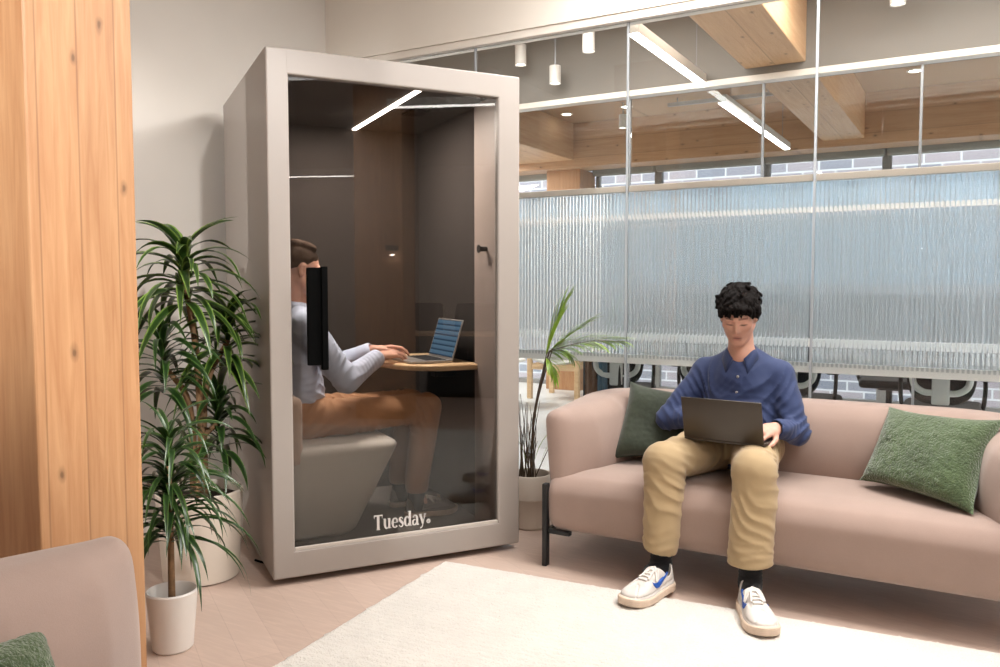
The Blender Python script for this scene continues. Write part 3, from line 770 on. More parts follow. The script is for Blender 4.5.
def soil(c, r, z, parent):
    rg = np.random.default_rng(2)
    MB().lathe([(0, z+.012)]+[(r*q, z+.012*(1-q)+rg.uniform(-.003, .003)) for q in (.3, .55, .8, 1)], c, 24).build('soil', M['soil'], parent, smooth=True)

# tall dracaena in the big beige pot beside the booth
pc = V(-2.965, 2.465, 0)
pl = thing('potted_dracaena', 'tall striped dracaena in a big beige pot beside the phone booth', 'plant', tuple(pc))
pot_tapered('pot', M['beige_pot'], (0, 0, 0), .162, .186, .395, pl)
soil((0, 0, 0), .172, .355, pl)
heads = [(V(-2.97, 2.405, 1.335), 60, .43, .046), (V(-2.92, 2.60, 1.05), 48, .38, .046), (V(-3.02, 2.33, .96), 44, .40, .036), (V(-2.92, 2.53, .68), 40, .36, .038)]
rg = np.random.default_rng(21)
for k, (hpos, n, L, w) in enumerate(heads):
    a = V(.03*math.cos(k*1.7), .03*math.sin(k*1.7), .35); b = hpos-pc
    P = spline([a, a*.4+b*.6*V(.3, .3, 1)+V(0, 0, .05), b], 6)
    MB().tube(P, np.linspace(.017, .011, len(P)), 10).build('stem', M['stem'], pl, smooth=True)
    Lv = Leaves(); rosette(Lv, hpos, n, L, w, rg, (.1, 1.35), (.72, .98), rise=.22, up=10 if k == 0 else 4); Lv.build('leaves', M['leaf'] if k < 2 else M['leaf2'], pl, pc)

pc = V(-2.456, 1.910, 0)
pl = thing('potted_dracaena', 'small drooping dracaena in a white pot behind the timber column', 'plant', tuple(pc))
pot_tapered('pot', M['white_pot'], (0, 0, 0), .070, .088, .215, pl, .008)
soil((0, 0, 0), .079, .158, pl)
P = spline([(0, 0, .15), (.006, -.004, .35), (.0, .0, .50), (.0, .0, .66)], 6)
MB().tube(P, np.linspace(.0125, .009, len(P)), 10).build('stem', M['stem'], pl, smooth=True)
Lv = Leaves(); rosette(Lv, pc+V(0, 0, .50), 80, .38, .024, rg, (.3, 1.1), (.82, 1.0), rise=.20, up=2); rosette(Lv, pc+V(0, 0, .66), 60, .38, .024, rg, (.4, 1.4), (.78, 1.0), rise=.2)
Lv.build('leaves', M['leaf2'], pl, pc)

pc = V(-2.045, 3.865, 0)
pl = thing('potted_palm', 'spindly palm in a beige stepped pot between booth and sofa', 'plant', tuple(pc))
MB().lathe([(0, .004), (.082, 0), (.09, .01), (.097, .15), (.098, .158), (.113, .165), (.115, .285), (.112, .292), (.106, .292), (.104, .285), (.102, .24), (0, .24)], (0, 0, 0), 48).build('pot', M['beige_pot'], pl, smooth='auto')
soil((0, 0, 0), .102, .242, pl)
rg = np.random.default_rng(8); Lv = Leaves(); m = MB()
for i in range(26):
    a = rg.uniform(0, 6.28); r = rg.uniform(0, .07); b = V(r*math.cos(a), r*math.sin(a), .245)
    ln = rg.uniform(.18, .5); tip = b+V(rg.normal(0, .035), rg.normal(0, .035), ln)
    m.tube(spline([b, (b+tip)/2+V(rg.normal(0, .008), 0, 0), tip], 4), np.linspace(.0035, .0012, 9), 6)
m.build('dry_stems', M['dry'], pl)
def frond(tip, crown, n, spread, Ll, m):
    """stem from the soil to crown, leaflets fanned from the crown towards tip"""
    pts = spline([(0.0, .0, .25), V(*crown)*V(.25, .25, .55)+V(.0, 0, .1), V(*crown)], 8); m.tube(pts, np.linspace(.006, .003, len(pts)), 8)
    d = V(*tip)-V(*crown); rach = spline([V(*crown), V(*crown)+d*.5+V(0, 0, .035*spread), V(*tip)], 8); m.tube(rach, np.linspace(.003, .001, len(rach)), 6)
    for i in range(n):
        q = i/(n-1); p = rach[int(q*(len(rach)-2))]; tt = nrm(rach[min(int(q*(len(rach)-2))+1, len(rach)-1)]-p)
        for s in (-1, 1):
            az = math.atan2(tt[1], tt[0])+s*(.20+.35*(1-q))*rg.uniform(.5, 1.2); el = math.asin(np.clip(tt[2], -1, 1))+s*(.16+.34*spread*(1-.6*q))*rg.uniform(.5, 1.2)+.05
            Lv.leaf(pc+p, az, el, Ll*(1-.45*q)*rg.uniform(.8, 1.1), .015, .3+.7*spread, 6)
m = MB()
frond(V(.205, -.02, 1.20), V(.105, -.02, .93), 20, .16, .26, m)
frond(V(.54, -.02, 1.02), V(.125, -.02, .955), 34, .62, .19, m)
frond(V(.38, -.02, 1.13), V(.14, -.02, .965), 12, .25, .15, m)
frond(V(.26, .02, .90), V(.12, -.02, .95), 14, .9, .12, m)
frond(V(.17, -.05, .82), V(.105, -.02, .92), 10, .8, .13, m)
for tip in ((.03, .03, .55), (-.02, -.03, .52), (.12, .02, .48)):
    b = pc+V(tip[0]*.5, tip[1]*.5, .34); Lv.leaf(b, math.atan2(tip[1], tip[0]+.001), 1.3, .40, .009, 2.6)
m.build('stem', M['dry'], pl); Lv.build('leaves', M['palm'], pl, pc)

# black cable on the floor by the booth
P = spline([(-2.78, 2.60, .004), (-2.74, 2.66, .006), (-2.72, 2.72, .006), (-2.76, 2.80, .012), (-2.80, 2.86, .02)], 6)
P = spline([V(-2.90, 2.72, .006), V(-2.84, 2.715, .006), V(-2.79, 2.72, .008), V(-2.74, 2.745, .02), V(-2.70, 2.77, .034)], 6)
o = MB().tube(P, .0055, 8).build('power_cable', M['gloss_black']); tag(o, 'black power cable on floor between beige pot and booth', 'cable')
# ================================================================== office furniture
def office_chair(label, loc, rz):
    t = thing('office_chair', label, 'office chair', loc, rz, 'office chairs at the long desk')   # local +y is the way the sitter faces
    f = Field((-.28, -.26, .40), (.28, .27, .52), .012); f.op(rbox((0, 0, .465), (.24, .235, .035), .034), .01)
    obj_field('seat', f, M['chair_mesh'], t)
    m = MB(); vs = []
    P = [(-.20+.02*math.cos(a), 0, 0) for a in (0,)]
    out = []
    for a in np.linspace(0, 2*math.pi, 40, endpoint=False):
        c, s = math.cos(a), math.sin(a); out.append((.205*np.sign(c)*abs(c)**.6, .28*np.sign(s)*abs(s)**.6))
    m.prism(out, -.012, .012, .006, Matrix.Translation((0, -.235, .80)) @ Matrix.Rotation(R(84), 4, 'X'))
    m.build('backrest', M['chair_mesh'], t, smooth='auto')
    m = MB().box((-.052, -.315, .525), (.052, -.262, .84), .012, 3)
    for s in (-1, 1):
        m.tube(spline([(s*.03, -.29, .60), (s*.10, -.29, .605), (s*.155, -.285, .65), (s*.165, -.275, .74), (s*.15, -.262, .86)], 6), .021, 10)
    m.build('back_frame', M['chair_grey'], t, smooth='auto')
    for s in (-1, 1):
        m = MB().tube(spline([(s*.18, -.02, .44), (s*.235, -.04, .47), (s*.25, -.05, .58), (s*.25, -.04, .675)], 6), .014, 10)
        m.box((s*.25-.04, -.16, .675), (s*.25+.04, .10, .70), .012, 3); m.build('armrest', M['black'], t, smooth='auto')
    m = MB().tube([(0, 0, .11), (0, 0, .44)], .026, 14).box((-.09, -.28, .405), (.09, .10, .44), .01); m.build('gas_column', M['black'], t, smooth='auto')
    m = MB()
    for k in range(5):
        a = k*2*math.pi/5+.3; c, s = math.cos(a), math.sin(a)
        m.tube([(0, 0, .115), (c*.16, s*.16, .10), (c*.30, s*.30, .07)], [.026, .02, .014], 10); m.lathe([(0, -.008), (.028, -.006), (.028, .006), (0, .008)], (0, 0, 0), 14) if False else None
        m.tube([(c*.30-s*.016, s*.30+c*.016, .028), (c*.30+s*.016, s*.30-c*.016, .028)], .028, 14)
    m.build('star_base', M['chair_grey'], t, smooth='auto'); return t
ch = office_chair('grey office chair behind the right end of the pink sofa, white arched back frame', (-.18, 6.28, 0), 0)
dup(ch, (-1.08, 6.24, 0), R(-6), 'grey office chair seen just right of the seated man shoulder')
dup(ch, (-1.73, 6.26, 0), R(5), 'grey office chair seen left of the seated man, behind dark green cushion')
dup(ch, (-2.44, 6.20, 0), R(12), 'office chair at the left desk end with three jackets over it')
dup(ch, (-.62, 7.72, 0), R(186), 'office chair across the long desk between two nearer chairs, turned to the sofa')
dup(ch, (-2.05, 7.75, 0), R(172), 'office chair across the long desk, turned to the sofa, left of the man')
dk = thing('long_desk', 'long white office desk with slate slab legs behind the glass', 'desk', (-1.0, 6.98, 0))
MB().box((-1.93, -.55, .725), (2.0, .55, .752), .004).build('desk_top', M['white_lam'], dk)
for x in (-1.915, 1.93): MB().box((x, -.50, 0), (x+.055, .50, .725), .003).build('slab_leg', M['slate'], dk)
def monitor(label, x, y, rz):
    t = thing('monitor', label, 'monitor', (x, y, .752), rz, 'monitors on the long desk')
    MB().box((-.30, -.012, .11), (.30, .018, .47), .006).build('screen', M['gloss_black'], t)
    m = MB().box((-.02, .018, .02), (.02, .045, .30), .004); m.build('stand', M['steel'], t)
    MB().box((-.11, -.06, 0), (.11, .12, .012), .004).build('foot', M['steel'], t); return t
mo = monitor('dark monitor on the long desk at its left end, behind fluted glass', -2.2, 7.05, 0)
for x, lb in ((-1.45, 'dark monitor on the long desk behind the seated man, through fluted glass'), (-.75, 'dark monitor on the long desk just right of the seated man, through fluted glass'), (-.05, 'dark monitor on the long desk, second from right through fluted glass'), (.6, 'dark monitor on the long desk at the right edge of view')):
    dup(mo, (x, 7.05, .752), R(random.uniform(-6, 6)), lb)
# jackets over the left chair back
def jacket(label, name, mat, x, y, w, top, bot, sd):
    rgj = np.random.default_rng(sd); vs = []; fs = []; n = 22; k = 26
    prof = [(-.055, bot), (-.05, (bot+top)/2), (-.035, top-.02), (0, top), (.04, top-.03), (.055, (bot+top)/2), (.06, bot+.12)]
    P = spline(prof, 4)
    for off in (0, .012):
        for i in range(n+1):
            u = i/n*2-1
            for (py, pz) in P:
                fl = .012*math.sin(7*u+sd)*(top-pz)/(top-bot)
                vs.append((x+u*w/2*(1+.12*(top-pz)/(top-bot)), y+py*(1+off*8)+fl, pz+off-.02*u*u))
    m_ = len(P); q = (n+1)*m_
    for s in (0, 1):
        for i in range(n):
            for j in range(m_-1):
                a = s*q+i*m_+j; f4 = (a, a+1, a+m_+1, a+m_); fs.append(f4 if s else f4[::-1])
    for i in range(n):
        a = i*m_; fs.append((a, a+m_, q+a+m_, q+a)); b = a+m_-1; fs.append((b+m_, b, q+b, q+b+m_))
    for j in range(m_-1): fs.append((j+1, j, q+j, q+j+1)); b = n*m_+j; fs.append((b, b+1, q+b+1, q+b))
    o = raw(name, vs, fs, mat, None, True, off=(x, y, bot)); o.location = (x, y, bot); return tag(o, label, 'jacket')
jacket('brown jacket hung over the leftmost office chair back', 'jacket', fabric('brown_cloth', lin(122, 82, 58), 300), -2.585, 5.96, .10, 1.10, .40, 1)
jacket('blue denim jacket hung in the middle over the leftmost office chair', 'jacket', fabric('denim', lin(88, 122, 146), 300), -2.49, 5.95, .075, 1.10, .38, 2)
jacket('black coat hung on the right side of the leftmost office chair', 'jacket', M['sock'], -2.37, 5.96, .14, 1.10, .36, 3)

# timber lounge chair with woven seat, and a round white table, far left behind the glass
lc = thing('lounge_chair', 'timber lounge chair with white woven cord seat behind the glass', 'lounge chair', (-4.08, 8.55, 0), 0)
for x in (-.30, .29):
    for y in (-.28, .28):
        MB().box((x-.03, y-.022, 0), (x+.03, y+.022, .52 if y < 0 else .46), .008).build('leg', M['pale_wood'], lc)
m = MB()
for y in (-.28, .28): m.box((-.29, y-.016, .34), (.29, y+.016, .40), .006)
for x in (-.30, .29): m.box((x-.016, -.28, .36), (x+.016, .28, .40), .006)
m.build('seat_frame', M['pale_wood'], lc)
vs = []; fs = []
for k in range(2):
    for i in range(25):
        for j in range(25):
            u = i/24; v = j/24; vs.append((-.29+.58*u, -.29+.58*v, .485-.06*math.sin(math.pi*u)+.006*math.sin(j*2.6)*(-1)**i-k*.03))
for k in range(2):
    for i in range(24):
        for j in range(24):
            a = k*625+i*25+j; q4 = (a, a+25, a+26, a+1); fs.append(q4 if k == 0 else q4[::-1])
bd = [(i, 0) for i in range(25)]+[(24, j) for j in range(1, 25)]+[(i, 24) for i in range(23, -1, -1)]+[(0, j) for j in range(23, 0, -1)]
bi = [i*25+j for i, j in bd]
for a, b in zip(bi, bi[1:]+bi[:1]): fs.append((b, a, 625+a, 625+b))
raw('woven_seat', vs, fs, M['woven'], lc)
st = thing('side_table', 'small round white side table beside the timber lounge chair', 'side table', (-4.46, 7.75, 0))
MB().lathe([(0, .47), (.26, .47), (.27, .478), (.27, .488), (.26, .495), (0, .495)], seg=40).build('table_top', M['white_lam'], st, smooth='auto')
MB().tube([(0, 0, .01), (0, 0, .475)], .02, 14).build('leg', M['white_lam'], st, smooth='auto')
MB().lathe([(0, .014), (.18, .010), (.185, 0), (0, 0)], seg=40).build('foot_plate', M['white_lam'], st, smooth='auto')

# lounge to the right of the frame, mirrored in the booth glass
wl = thing('wall_light', 'small black wall light on the second column, mirrored in booth glass', 'wall light', (1.78, 1.87, 1.62))
MB().box((-.05, -.05, -.13), (-.0005, .05, .13), .008).build('light_body', M['black'], wl)
MB().lathe([(0, -.004), (.022, -.004), (.022, .004), (0, .004)], seg=20).build('lens', emit('wall_light_lens', (1, .95, .88, 1), 60), wl).location = (-.05, 0, -.04)
bpy.data.objects[wl.name].children[1].rotation_euler = (0, R(90), 0)
tb = thing('sideboard', 'dark sideboard with pale top off to the right, mirrored in booth glass', 'sideboard', (3.55, 2.35, 0))
MB().box((-.20, -.85, .05), (.22, .85, .71), .004).build('body', M['slate'], tb)
MB().box((-.23, -.88, .71), (.24, .88, .745), .006).build('top', M['pale_wood'], tb)
MB().box((-.16, -.80, 0), (.18, .80, .05), .003).build('plinth', M['black'], tb)
for y in (-.64, -.215, .21, .635):
    d_ = MB().box((-.216, y-.208, .06), (-.2, y+.208, .70), .003).build('door', M['slate'], tb)
    MB().tube([(-.232, y+.17, .40), (-.232, y+.17, .56)], .006, 8).tube([(-.232, y+.17, .42), (-.214, y+.17, .42)], .004, 6).tube([(-.232, y+.17, .54), (-.214, y+.17, .54)], .004, 6).build('handle', M['steel'], d_)
def tub_chair(label, loc, rz):
    t = thing('tub_chair', label, 'chair', loc, rz, 'high tub chairs behind the sideboard')
    f = Field((-.33, -.33, .36), (.33, .33, 1.12), .014)
    def tub(x, y, z):
        d = np.sqrt(x*x+y*y); top = 1.06-.40*np.clip((y+.05)/.3, 0, 1); a = np.abs(d-.265)-.028
        return np.maximum(np.maximum(a, np.abs(z-.40-(top-.40)/2)-(top-.40)/2), y-.2)
    f.op((tub, V(-.32, -.32, .37), V(.32, .32, 1.10))); f.op(ell((0, 0, .43), (.25, .25, .055)), .02)
    obj_field('seat_shell', f, M['slate'], t, smooth_it=2)
    for sx, sy in ((-1, -1), (1, -1), (-1, 1), (1, 1)):
        MB().tube([(sx*.16, sy*.15, .42), (sx*.21, sy*.20, 0)], [.016, .011], 10).build('leg', M['black'], t)
    return t
tc = tub_chair('dark high tub chair behind the sideboard at its window end, mirrored in booth glass', (4.35, 2.95, 0), R(95))
for y, lb in ((2.25, 'dark high tub chair behind the middle of the sideboard, mirrored in booth glass'), (1.5, 'dark high tub chair behind the sideboard at its column end, mirrored in booth glass')):
    dup(tc, (4.35, y, 0), R(90+12*(y-2)), lb)
# ================================================================== people
def noise3(seed):
    rg = np.random.default_rng(seed); K = rg.normal(0, 1, (7, 3)); K /= np.linalg.norm(K, axis=1)[:, None]; ph = rg.uniform(0, 6.28, 7); fr = rg.uniform(.7, 1.5, 7)
    def fn(x, y, z, s):
        return sum(np.sin((x*k[0]+y*k[1]+z*k[2])*s*q+p) for k, q, p in zip(K, fr, ph))/3.2
    return fn
N1, N2, N3 = noise3(1), noise3(2), noise3(5)
def folds_at(c, rad, axis, freq, amp, seed=0):
    """ripples across an axis, fading away from a centre (elbow, waist, knee)"""
    c = V(*c); a = nrm(axis)
    def fn(x, y, z):
        dx, dy, dz = x-c[0], y-c[1], z-c[2]; g = np.exp(-(dx*dx+dy*dy+dz*dz)/(rad*rad))
        u = dx*a[0]+dy*a[1]+dz*a[2]; w = N1(x+seed, y, z, 22)
        s_ = np.sin(u*freq+2.6*w); return -1.05*amp*g*(1-2*np.abs(s_)**.8)*(.35+.65*np.clip(.5+N2(x, y+seed, z, 26), 0, 1))
    return fn
def axes_from(f, up=(0, 0, 1)):
    f = nrm(f); r = nrm(np.cross(f, up)); u = np.cross(r, f); return r, f, u      # r: to the person's right
class Head:
    def __init__(s, c, f, up=(0, 0, 1), k=1.0):
        s.c = V(*c); s.r, s.f, s.u = axes_from(f, up); s.k = k; s.A = [s.r, s.f, s.u]
    def p(s, x, y, z): return s.c+s.k*(x*s.r+y*s.f+z*s.u)
    def add(s, F):
        k = s.k; p = s.p
        E_ = lambda c, r: ell(p(*c), [q*k for q in r], s.A)
        C_ = lambda a, b, ra, rb: cone(p(*a), p(*b), ra*k, rb*k)
        F.op(E_((0, -.015, .035), (.075, .096, .088)), .01)
        F.op(E_((0, .026, -.03), (.061, .070, .082)), .03)
        for q in (-1, 1):
            F.op(C_((q*.055, -.004, -.05), (q*.018, .066, -.098), .016, .016), .03)
            F.op(E_((q*.044, .058, -.016), (.022, .022, .018)), .02)
            F.op(C_((q*.012, .085, .026), (q*.042, .070, .024), .010, .009), .014)
        F.op(E_((0, .072, -.103), (.021, .018, .016)), .022)
        for q in (-1, 1):
            F.op(ell(p(q*.031, .095, .004), [.015*k]*3), .012, 's')
            F.op(ell(p(q*.030, .073, .004), [.0145*k]*3), .004)
        F.op(C_((0, .086, .016), (0, .104, -.028), .0065, .0095), .012)
        for q in (-1, 1): F.op(E_((q*.0105, .093, -.031), (.007, .009, .006)), .006)
        F.op(C_((-.017, .083, -.061), (.017, .083, -.061), .0085, .0085), .008)
        F.op(C_((-.013, .083, -.074), (.013, .083, -.074), .0095, .0095), .008)
        F.op(C_((-.024, .091, -.0675), (.024, .091, -.0675), .0022, .0022), .003, 's')
        for q in (-1, 1):
            F.op(E_((q*.076, -.008, -.004), (.009, .020, .032)), .008)
            F.op(E_((q*.084, -.004, .0), (.006, .010, .018)), .006, 's')
    def tint(s, o, off, brow=True):
        """lips and brows are a colour of the skin itself"""
        me = o.data; n = len(me.vertices); v = np.zeros(3*n, np.float32); me.vertices.foreach_get('co', v); v = v.reshape(-1, 3)+np.asarray(off)-s.c
        x, y, z = (v@s.r)/s.k, (v@s.f)/s.k, (v@s.u)/s.k
        lips = np.clip(1.4-np.sqrt((x/.023)**2+((z+.068)/.0125)**2)*1.2, 0, 1)*(y > .06)
        bz = z-(.030-.14*np.maximum(np.abs(x)-.03, 0)); br = np.clip(1.3-np.abs(bz)/.0046, 0, 1)*(np.abs(x) > .012)*(np.abs(x) < .05)*(y > .04)
        lash_mouth_shade = np.clip(1.5-np.sqrt(((np.abs(x)-.030)/.014)**2+((z+.002)/.0036)**2), 0, 1)*(y > .06)
        lash_mouth_shade = np.maximum(lash_mouth_shade, .8*np.clip(1.4-np.sqrt((x/.020)**2+((z+.0675)/.0020)**2), 0, 1)*(y > .06))  # shade in the crease between the lips, painted as a dark line
        col = np.zeros((n, 4), np.float32); col[:, 0] = lips*.8; col[:, 1] = np.clip(np.maximum(br*.7*brow, lash_mouth_shade*.95), 0, 1); col[:, 3] = 1
        a = me.color_attributes.new('tint', 'FLOAT_COLOR', 'POINT'); a.data.foreach_set('color', col.ravel())
def hand(F, w, d, n, side, k=1.0, curl=(.35, .5, .4), spread=.12, thumb_in=.5):
    """w wrist, d pointing direction, n back of the hand, side: +1 puts the thumb on cross(d, n)"""
    d = nrm(d); n = nrm(np.array(n)-d*np.dot(n, d)); l = np.cross(d, n)*side; w = V(*w)
    kn = []
    for i, (o, fl) in enumerate(((.030, .088), (.010, .093), (-.011, .088), (-.030, .078))):
        q = w+k*(d*fl+l*o+n*(.004 if i in (1, 2) else 0)); kn.append(q)
        F.op(cone(w+k*(d*.012+l*o*.55), q, .0145*k, .0105*k), .012)
    F.op(cone(w+k*(d*.035+l*.02), w+k*(d*.035-l*.02), .0145*k, .0135*k), .012)
    for i, (q, L) in enumerate(zip(kn, (.043, .048, .045, .034))):
        a = 0; p = q; dd = nrm(d+l*spread*(1.2-.8*i)); r = .0092*k if i < 3 else .0082*k
        for j, (fr, c) in enumerate(zip((1, .62, .48), curl)):
            a += c*(1+.1*i); e = dd*math.cos(a)-n*math.sin(a); p2 = p+k*L*fr*e; F.op(cone(p, p2, r*(1-.1*j), r*(.92-.1*j)), .004); p = p2
    t0 = w+k*(d*.022+l*.022-n*.004); t1 = t0+k*.045*nrm(d*.75+l*.75-n*.25); t2 = t1+k*.034*nrm(d*(.8+.2*thumb_in)+l*(.45-.6*thumb_in)-n*.25); t3 = t2+k*.026*nrm(d+l*(.2-.7*thumb_in)-n*.3)
    F.op(cone(t0, t1, .0145*k, .0115*k), .012); F.op(cone(t1, t2, .0108*k, .0098*k), .004); F.op(cone(t2, t3, .0098*k, .0082*k), .004)

# shoe in its own frame: heel at the origin, toe along +y, x outward for q=+1
def shoe_parts(parent, off, heel, ang, q, colour, sole_mat, lace_mat, tick, L=.305, k=1.0, names=('shoe', 'sole', 'laces', 'side_mark')):
    ca, sa = math.cos(ang), math.sin(ang)
    def put(v):
        v = np.asarray(v, float)*k; y = v[:, 1]; z = v[:, 2]
        return np.stack([heel[0]+v[:, 0]*ca-y*sa, heel[1]+v[:, 0]*sa+y*ca, heel[2]+z], 1)
    s = L/.305
    def plan(x, y):
        cx = lambda yy: -q*(.010*np.sin(np.clip(yy/.3, 0, 1)*math.pi))+q*.004
        d = None
        for (yy, r) in ((.042, .037), (.09, .034), (.14, .038), (.19, .0455), (.225, .046), (.258, .0415)):
            c = cx(np.array(yy)); e = np.sqrt((x-c)**2+(y-yy*s)**2)-r
            if d is None: d = e
            else: h = np.clip(.5+.5*(d-e)/.04, 0, 1); d = d*h*0+e*h+d*(1-h)-.04*h*(1-h)
        return d
    F = Field((-.075, -.02, -.01), (.075, .34, .05), .0035)
    def sole(x, y, z):
        lift = .010*np.clip((y-.22*s)/.08, 0, 1)**2; zz = z-lift; d = plan(x, y)-.004
        qa = d+.006; qb = np.abs(zz-.015)-.015+.006; return np.sqrt(np.maximum(qa, 0)**2+np.maximum(qb, 0)**2)+np.minimum(np.maximum(qa, qb), 0)-.006+.0008*np.sin(zz*900)*(np.abs(d) < .01)
    F.op((sole, V(-.075, -.02, -.01), V(.075, .34, .05)))
    G = Field((-.075, -.02, .01), (.075, .34, .16), .0035)
    def upper(x, y, z):
        yy = y/s; hgt = np.interp(yy, [-.01, .03, .075, .12, .17, .225, .27, .31], [.098, .106, .088, .104, .086, .064, .052, .034]).astype(np.float32)
        d = plan(x, y)+.002+.34*np.clip(z-.035, 0, .2)*np.interp(yy, [.0, .06, .12, .2, .3], [.35, .5, .75, 1.0, .7])
        qa = d+.018; qb = (z-hgt)+.018; return np.sqrt(np.maximum(qa, 0)**2+np.maximum(qb, 0)**2)+np.minimum(np.maximum(qa, qb), 0)-.018
    bx = (V(-.075, -.02, .012), V(.075, .34, .16)); G.op((upper,)+bx)
    Gt = G.F.copy()
    G.op(cone((0, .060*s, .075), (0, .045*s, .16), .030, .036), .008, 's')
    G.inter(lambda x, y, z: .018-z+0*x+0*y, .003)
    # stitched overlay lines: toe cap and eyestay
    G.warp(lambda x, y, z: .0050*np.exp(-((y-.218*s-2.2*np.abs(x)**1.4*3)/.0034)**2)+.004*np.exp(-((z-.038-.12*np.clip(.1-y, 0, 1))/.003)**2)*(y > .03)+.0042*np.exp(-((np.abs(x+q*.006)-.026)/.0034)**2)*((y > .1*s) & (y < .21*s)))
    v, qd = G.mesh(); up = raw(names[0], put(v), qd, colour, parent, True, off=off)
    v, qd = F.mesh(); raw(names[1], put(v), qd, sole_mat, up, True, off=off)
    def top(x, y):
        for z in np.arange(.15, .02, -.001):
            if upper(np.array([x]), np.array([y]), np.array([z]))[0] < 0: return z
        return .03
    m = MB(); cx = -q*.006
    for i, yy in enumerate(np.linspace(.122, .196, 5)):
        w = .017; a = [(cx+e*w, yy*s-.003*(1-abs(e)), top(cx+e*w, yy*s)+.0035) for e in np.linspace(-1, 1, 7)]; m.tube([put([p])[0] for p in a], .0044, 8, flat=1.3)
    for sd in (-1, 1):
        a = spline([(cx, .118*s, top(cx, .118*s)+.006), (cx+sd*.022, .130*s, top(cx+sd*.022, .13*s)+.012), (cx+sd*.034, .155*s, top(cx+sd*.033, .155*s)+.006), (cx+sd*.014, .135*s, top(cx+sd*.014, .135*s)+.007), (cx, .118*s, top(cx, .118*s)+.008)], 5)
        m.tube([put([p])[0] for p in a], .0046, 8)
        a = spline([(cx, .118*s, top(cx, .118*s)+.006), (cx+sd*.012, .15*s, top(cx+sd*.012, .15*s)+.006), (cx+sd*.020, .19*s, top(cx+sd*.02, .19*s)+.004)], 5); m.tube([put([p])[0] for p in a], .0044, 8)
    bm0 = m.bm
    for vv in bm0.verts: vv.co = Vector(np.array(vv.co)-np.asarray(off))
    m.build(names[2], lace_mat, up, smooth=True)
    if tick is not None:
        T = Field((-.075, .03, .02), (.075, .22, .11), .0025)
        pl = poly2(np.array([(.060, .080), (.085, .066), (.115, .054), (.150, .045), (.168, .048), (.180, .060), (.182, .072), (.170, .066), (.155, .062), (.125, .064), (.092, .071)])*[s, 1])
        T.op((lambda x, y, z: np.maximum(upper(x, y, z)-.003, -(upper(x, y, z)+.004)), V(-.075, .03, .02), V(.075, .22, .11)))
        T.inter(lambda x, y, z: pl(y+0*x, z+0*x), .001)
        v, qd = T.mesh()
        if len(qd): raw(names[3], put(v), qd, tick, up, True, off=off)
    return up

def sleeve(F, sh, el, wr, r, k=.03):
    F.op(cone(sh, el, r[0], r[1]), k); F.op(cone(el, wr, r[1]*.97, r[2]), .02)

# ------------------------------------------------------------------ the man on the sofa
off = V(-.93, 3.36, 0)
man = thing('person', 'person in a blue shirt and khaki trousers on the sofa, head bent over a laptop', 'person', tuple(off))
hipL, hipR = V(-1.01, 3.80, .555), V(-.85, 3.80, .555)
kneL, kneR = V(-1.135, 3.375, .545), V(-.755, 3.36, .55)
ankL, ankR = V(-1.128, 3.315, .12), V(-.753, 3.305, .12)
shL, shR = V(-1.10, 3.865, .885), V(-.765, 3.865, .89)
elL, elR = V(-1.248, 3.76, .668), V(-.668, 3.78, .65)
wrL, wrR = V(-1.04, 3.665, .695), V(-.728, 3.62, .685)
nk = V(-.928, 3.835, .965)
hdA = Head((-.928, 3.768, 1.160), (.13, -1, -.52), k=.985)
F = Field((-1.36, 3.02, .0), (-.50, 4.02, 1.30), .0045)
hdA.add(F)
F.op(cone(hdA.p(0, -.035, -.06), nk, .054, .058), .02)
F.op(cone(nk, (-.928, 3.86, .90), .06, .10), .03); F.op(ell((-.93, 3.85, .78), (.15, .095, .18)), .03); F.op(ell((-.93, 3.82, .60), (.15, .10, .13)), .04)
for a, b, c in ((shL, elL, wrL), (shR, elR, wrR)):
    F.op(cone(a, b, .048, .038), .03); F.op(cone(b, c, .036, .026), .01)
hand(F, wrL, (.55, -.70, -.05), (.1, -.05, 1), 1, 1.0, (.3, .45, .35))
hand(F, wrR, (-.40, -.85, -.06), (.45, -.1, .85), -1, 1.0, (.35, .55, .5), thumb_in=.3)
for h, kk, a in ((hipL, kneL, ankL), (hipR, kneR, ankR)):
    F.op(cone(h, kk, .075, .052), .03); F.op(cone(kk, a, .050, .026), .01); F.op(cone(a, a+V(0, -.015, -.06), .024, .020), .02)
man_skin = obj_field('body', F, M['skin'], man, off, 1); hdA.tint(man_skin, off)
# shirt
F = Field((-1.40, 3.45, .46), (-.48, 4.05, 1.08), .0055)
F.op(ell((-.93, 3.850, .80), (.185, .122, .20)), .02); F.op(ell((-.925, 3.815, .62), (.178, .135, .17)), .06); F.op(ell((-.925, 3.81, .54), (.18, .14, .10)), .04)
F.op(cone(shL, shR, .058, .058), .05); F.op(cone((-1.02, 3.865, .925), nk+V(-.03, .02, .0), .045, .052), .04); F.op(cone((-.835, 3.865, .928), nk+V(.03, .02, 0), .045, .052), .04)
sleeve(F, shL, elL, wrL+nrm(elL-wrL)*.03, (.066, .058, .042)); sleeve(F, shR, elR, wrR+nrm(elR-wrR)*.008, (.067, .058, .041))
for fn in (folds_at(elL, .14, elL-shL, 95, .0075, .3), folds_at(elR, .14, (elR-shR)+V(.1, .2, .1), 70, .0065, .8), folds_at((-1.17, 3.64, .665), .10, wrL-elL, 90, .003), folds_at((-.69, 3.68, .665), .10, wrR-elR, 90, .003),
           folds_at((-.93, 3.70, .63), .17, (.15, 0, 1), 75, .008, .5), folds_at((-1.06, 3.78, .84), .13, (.8, 0, .7), 70, .006, .1), folds_at((-.80, 3.78, .84), .13, (-.8, 0, .7), 70, .006, .6)): F.warp(fn)
F.warp(lambda x, y, z: .0022*N3(x, y, z, 34))
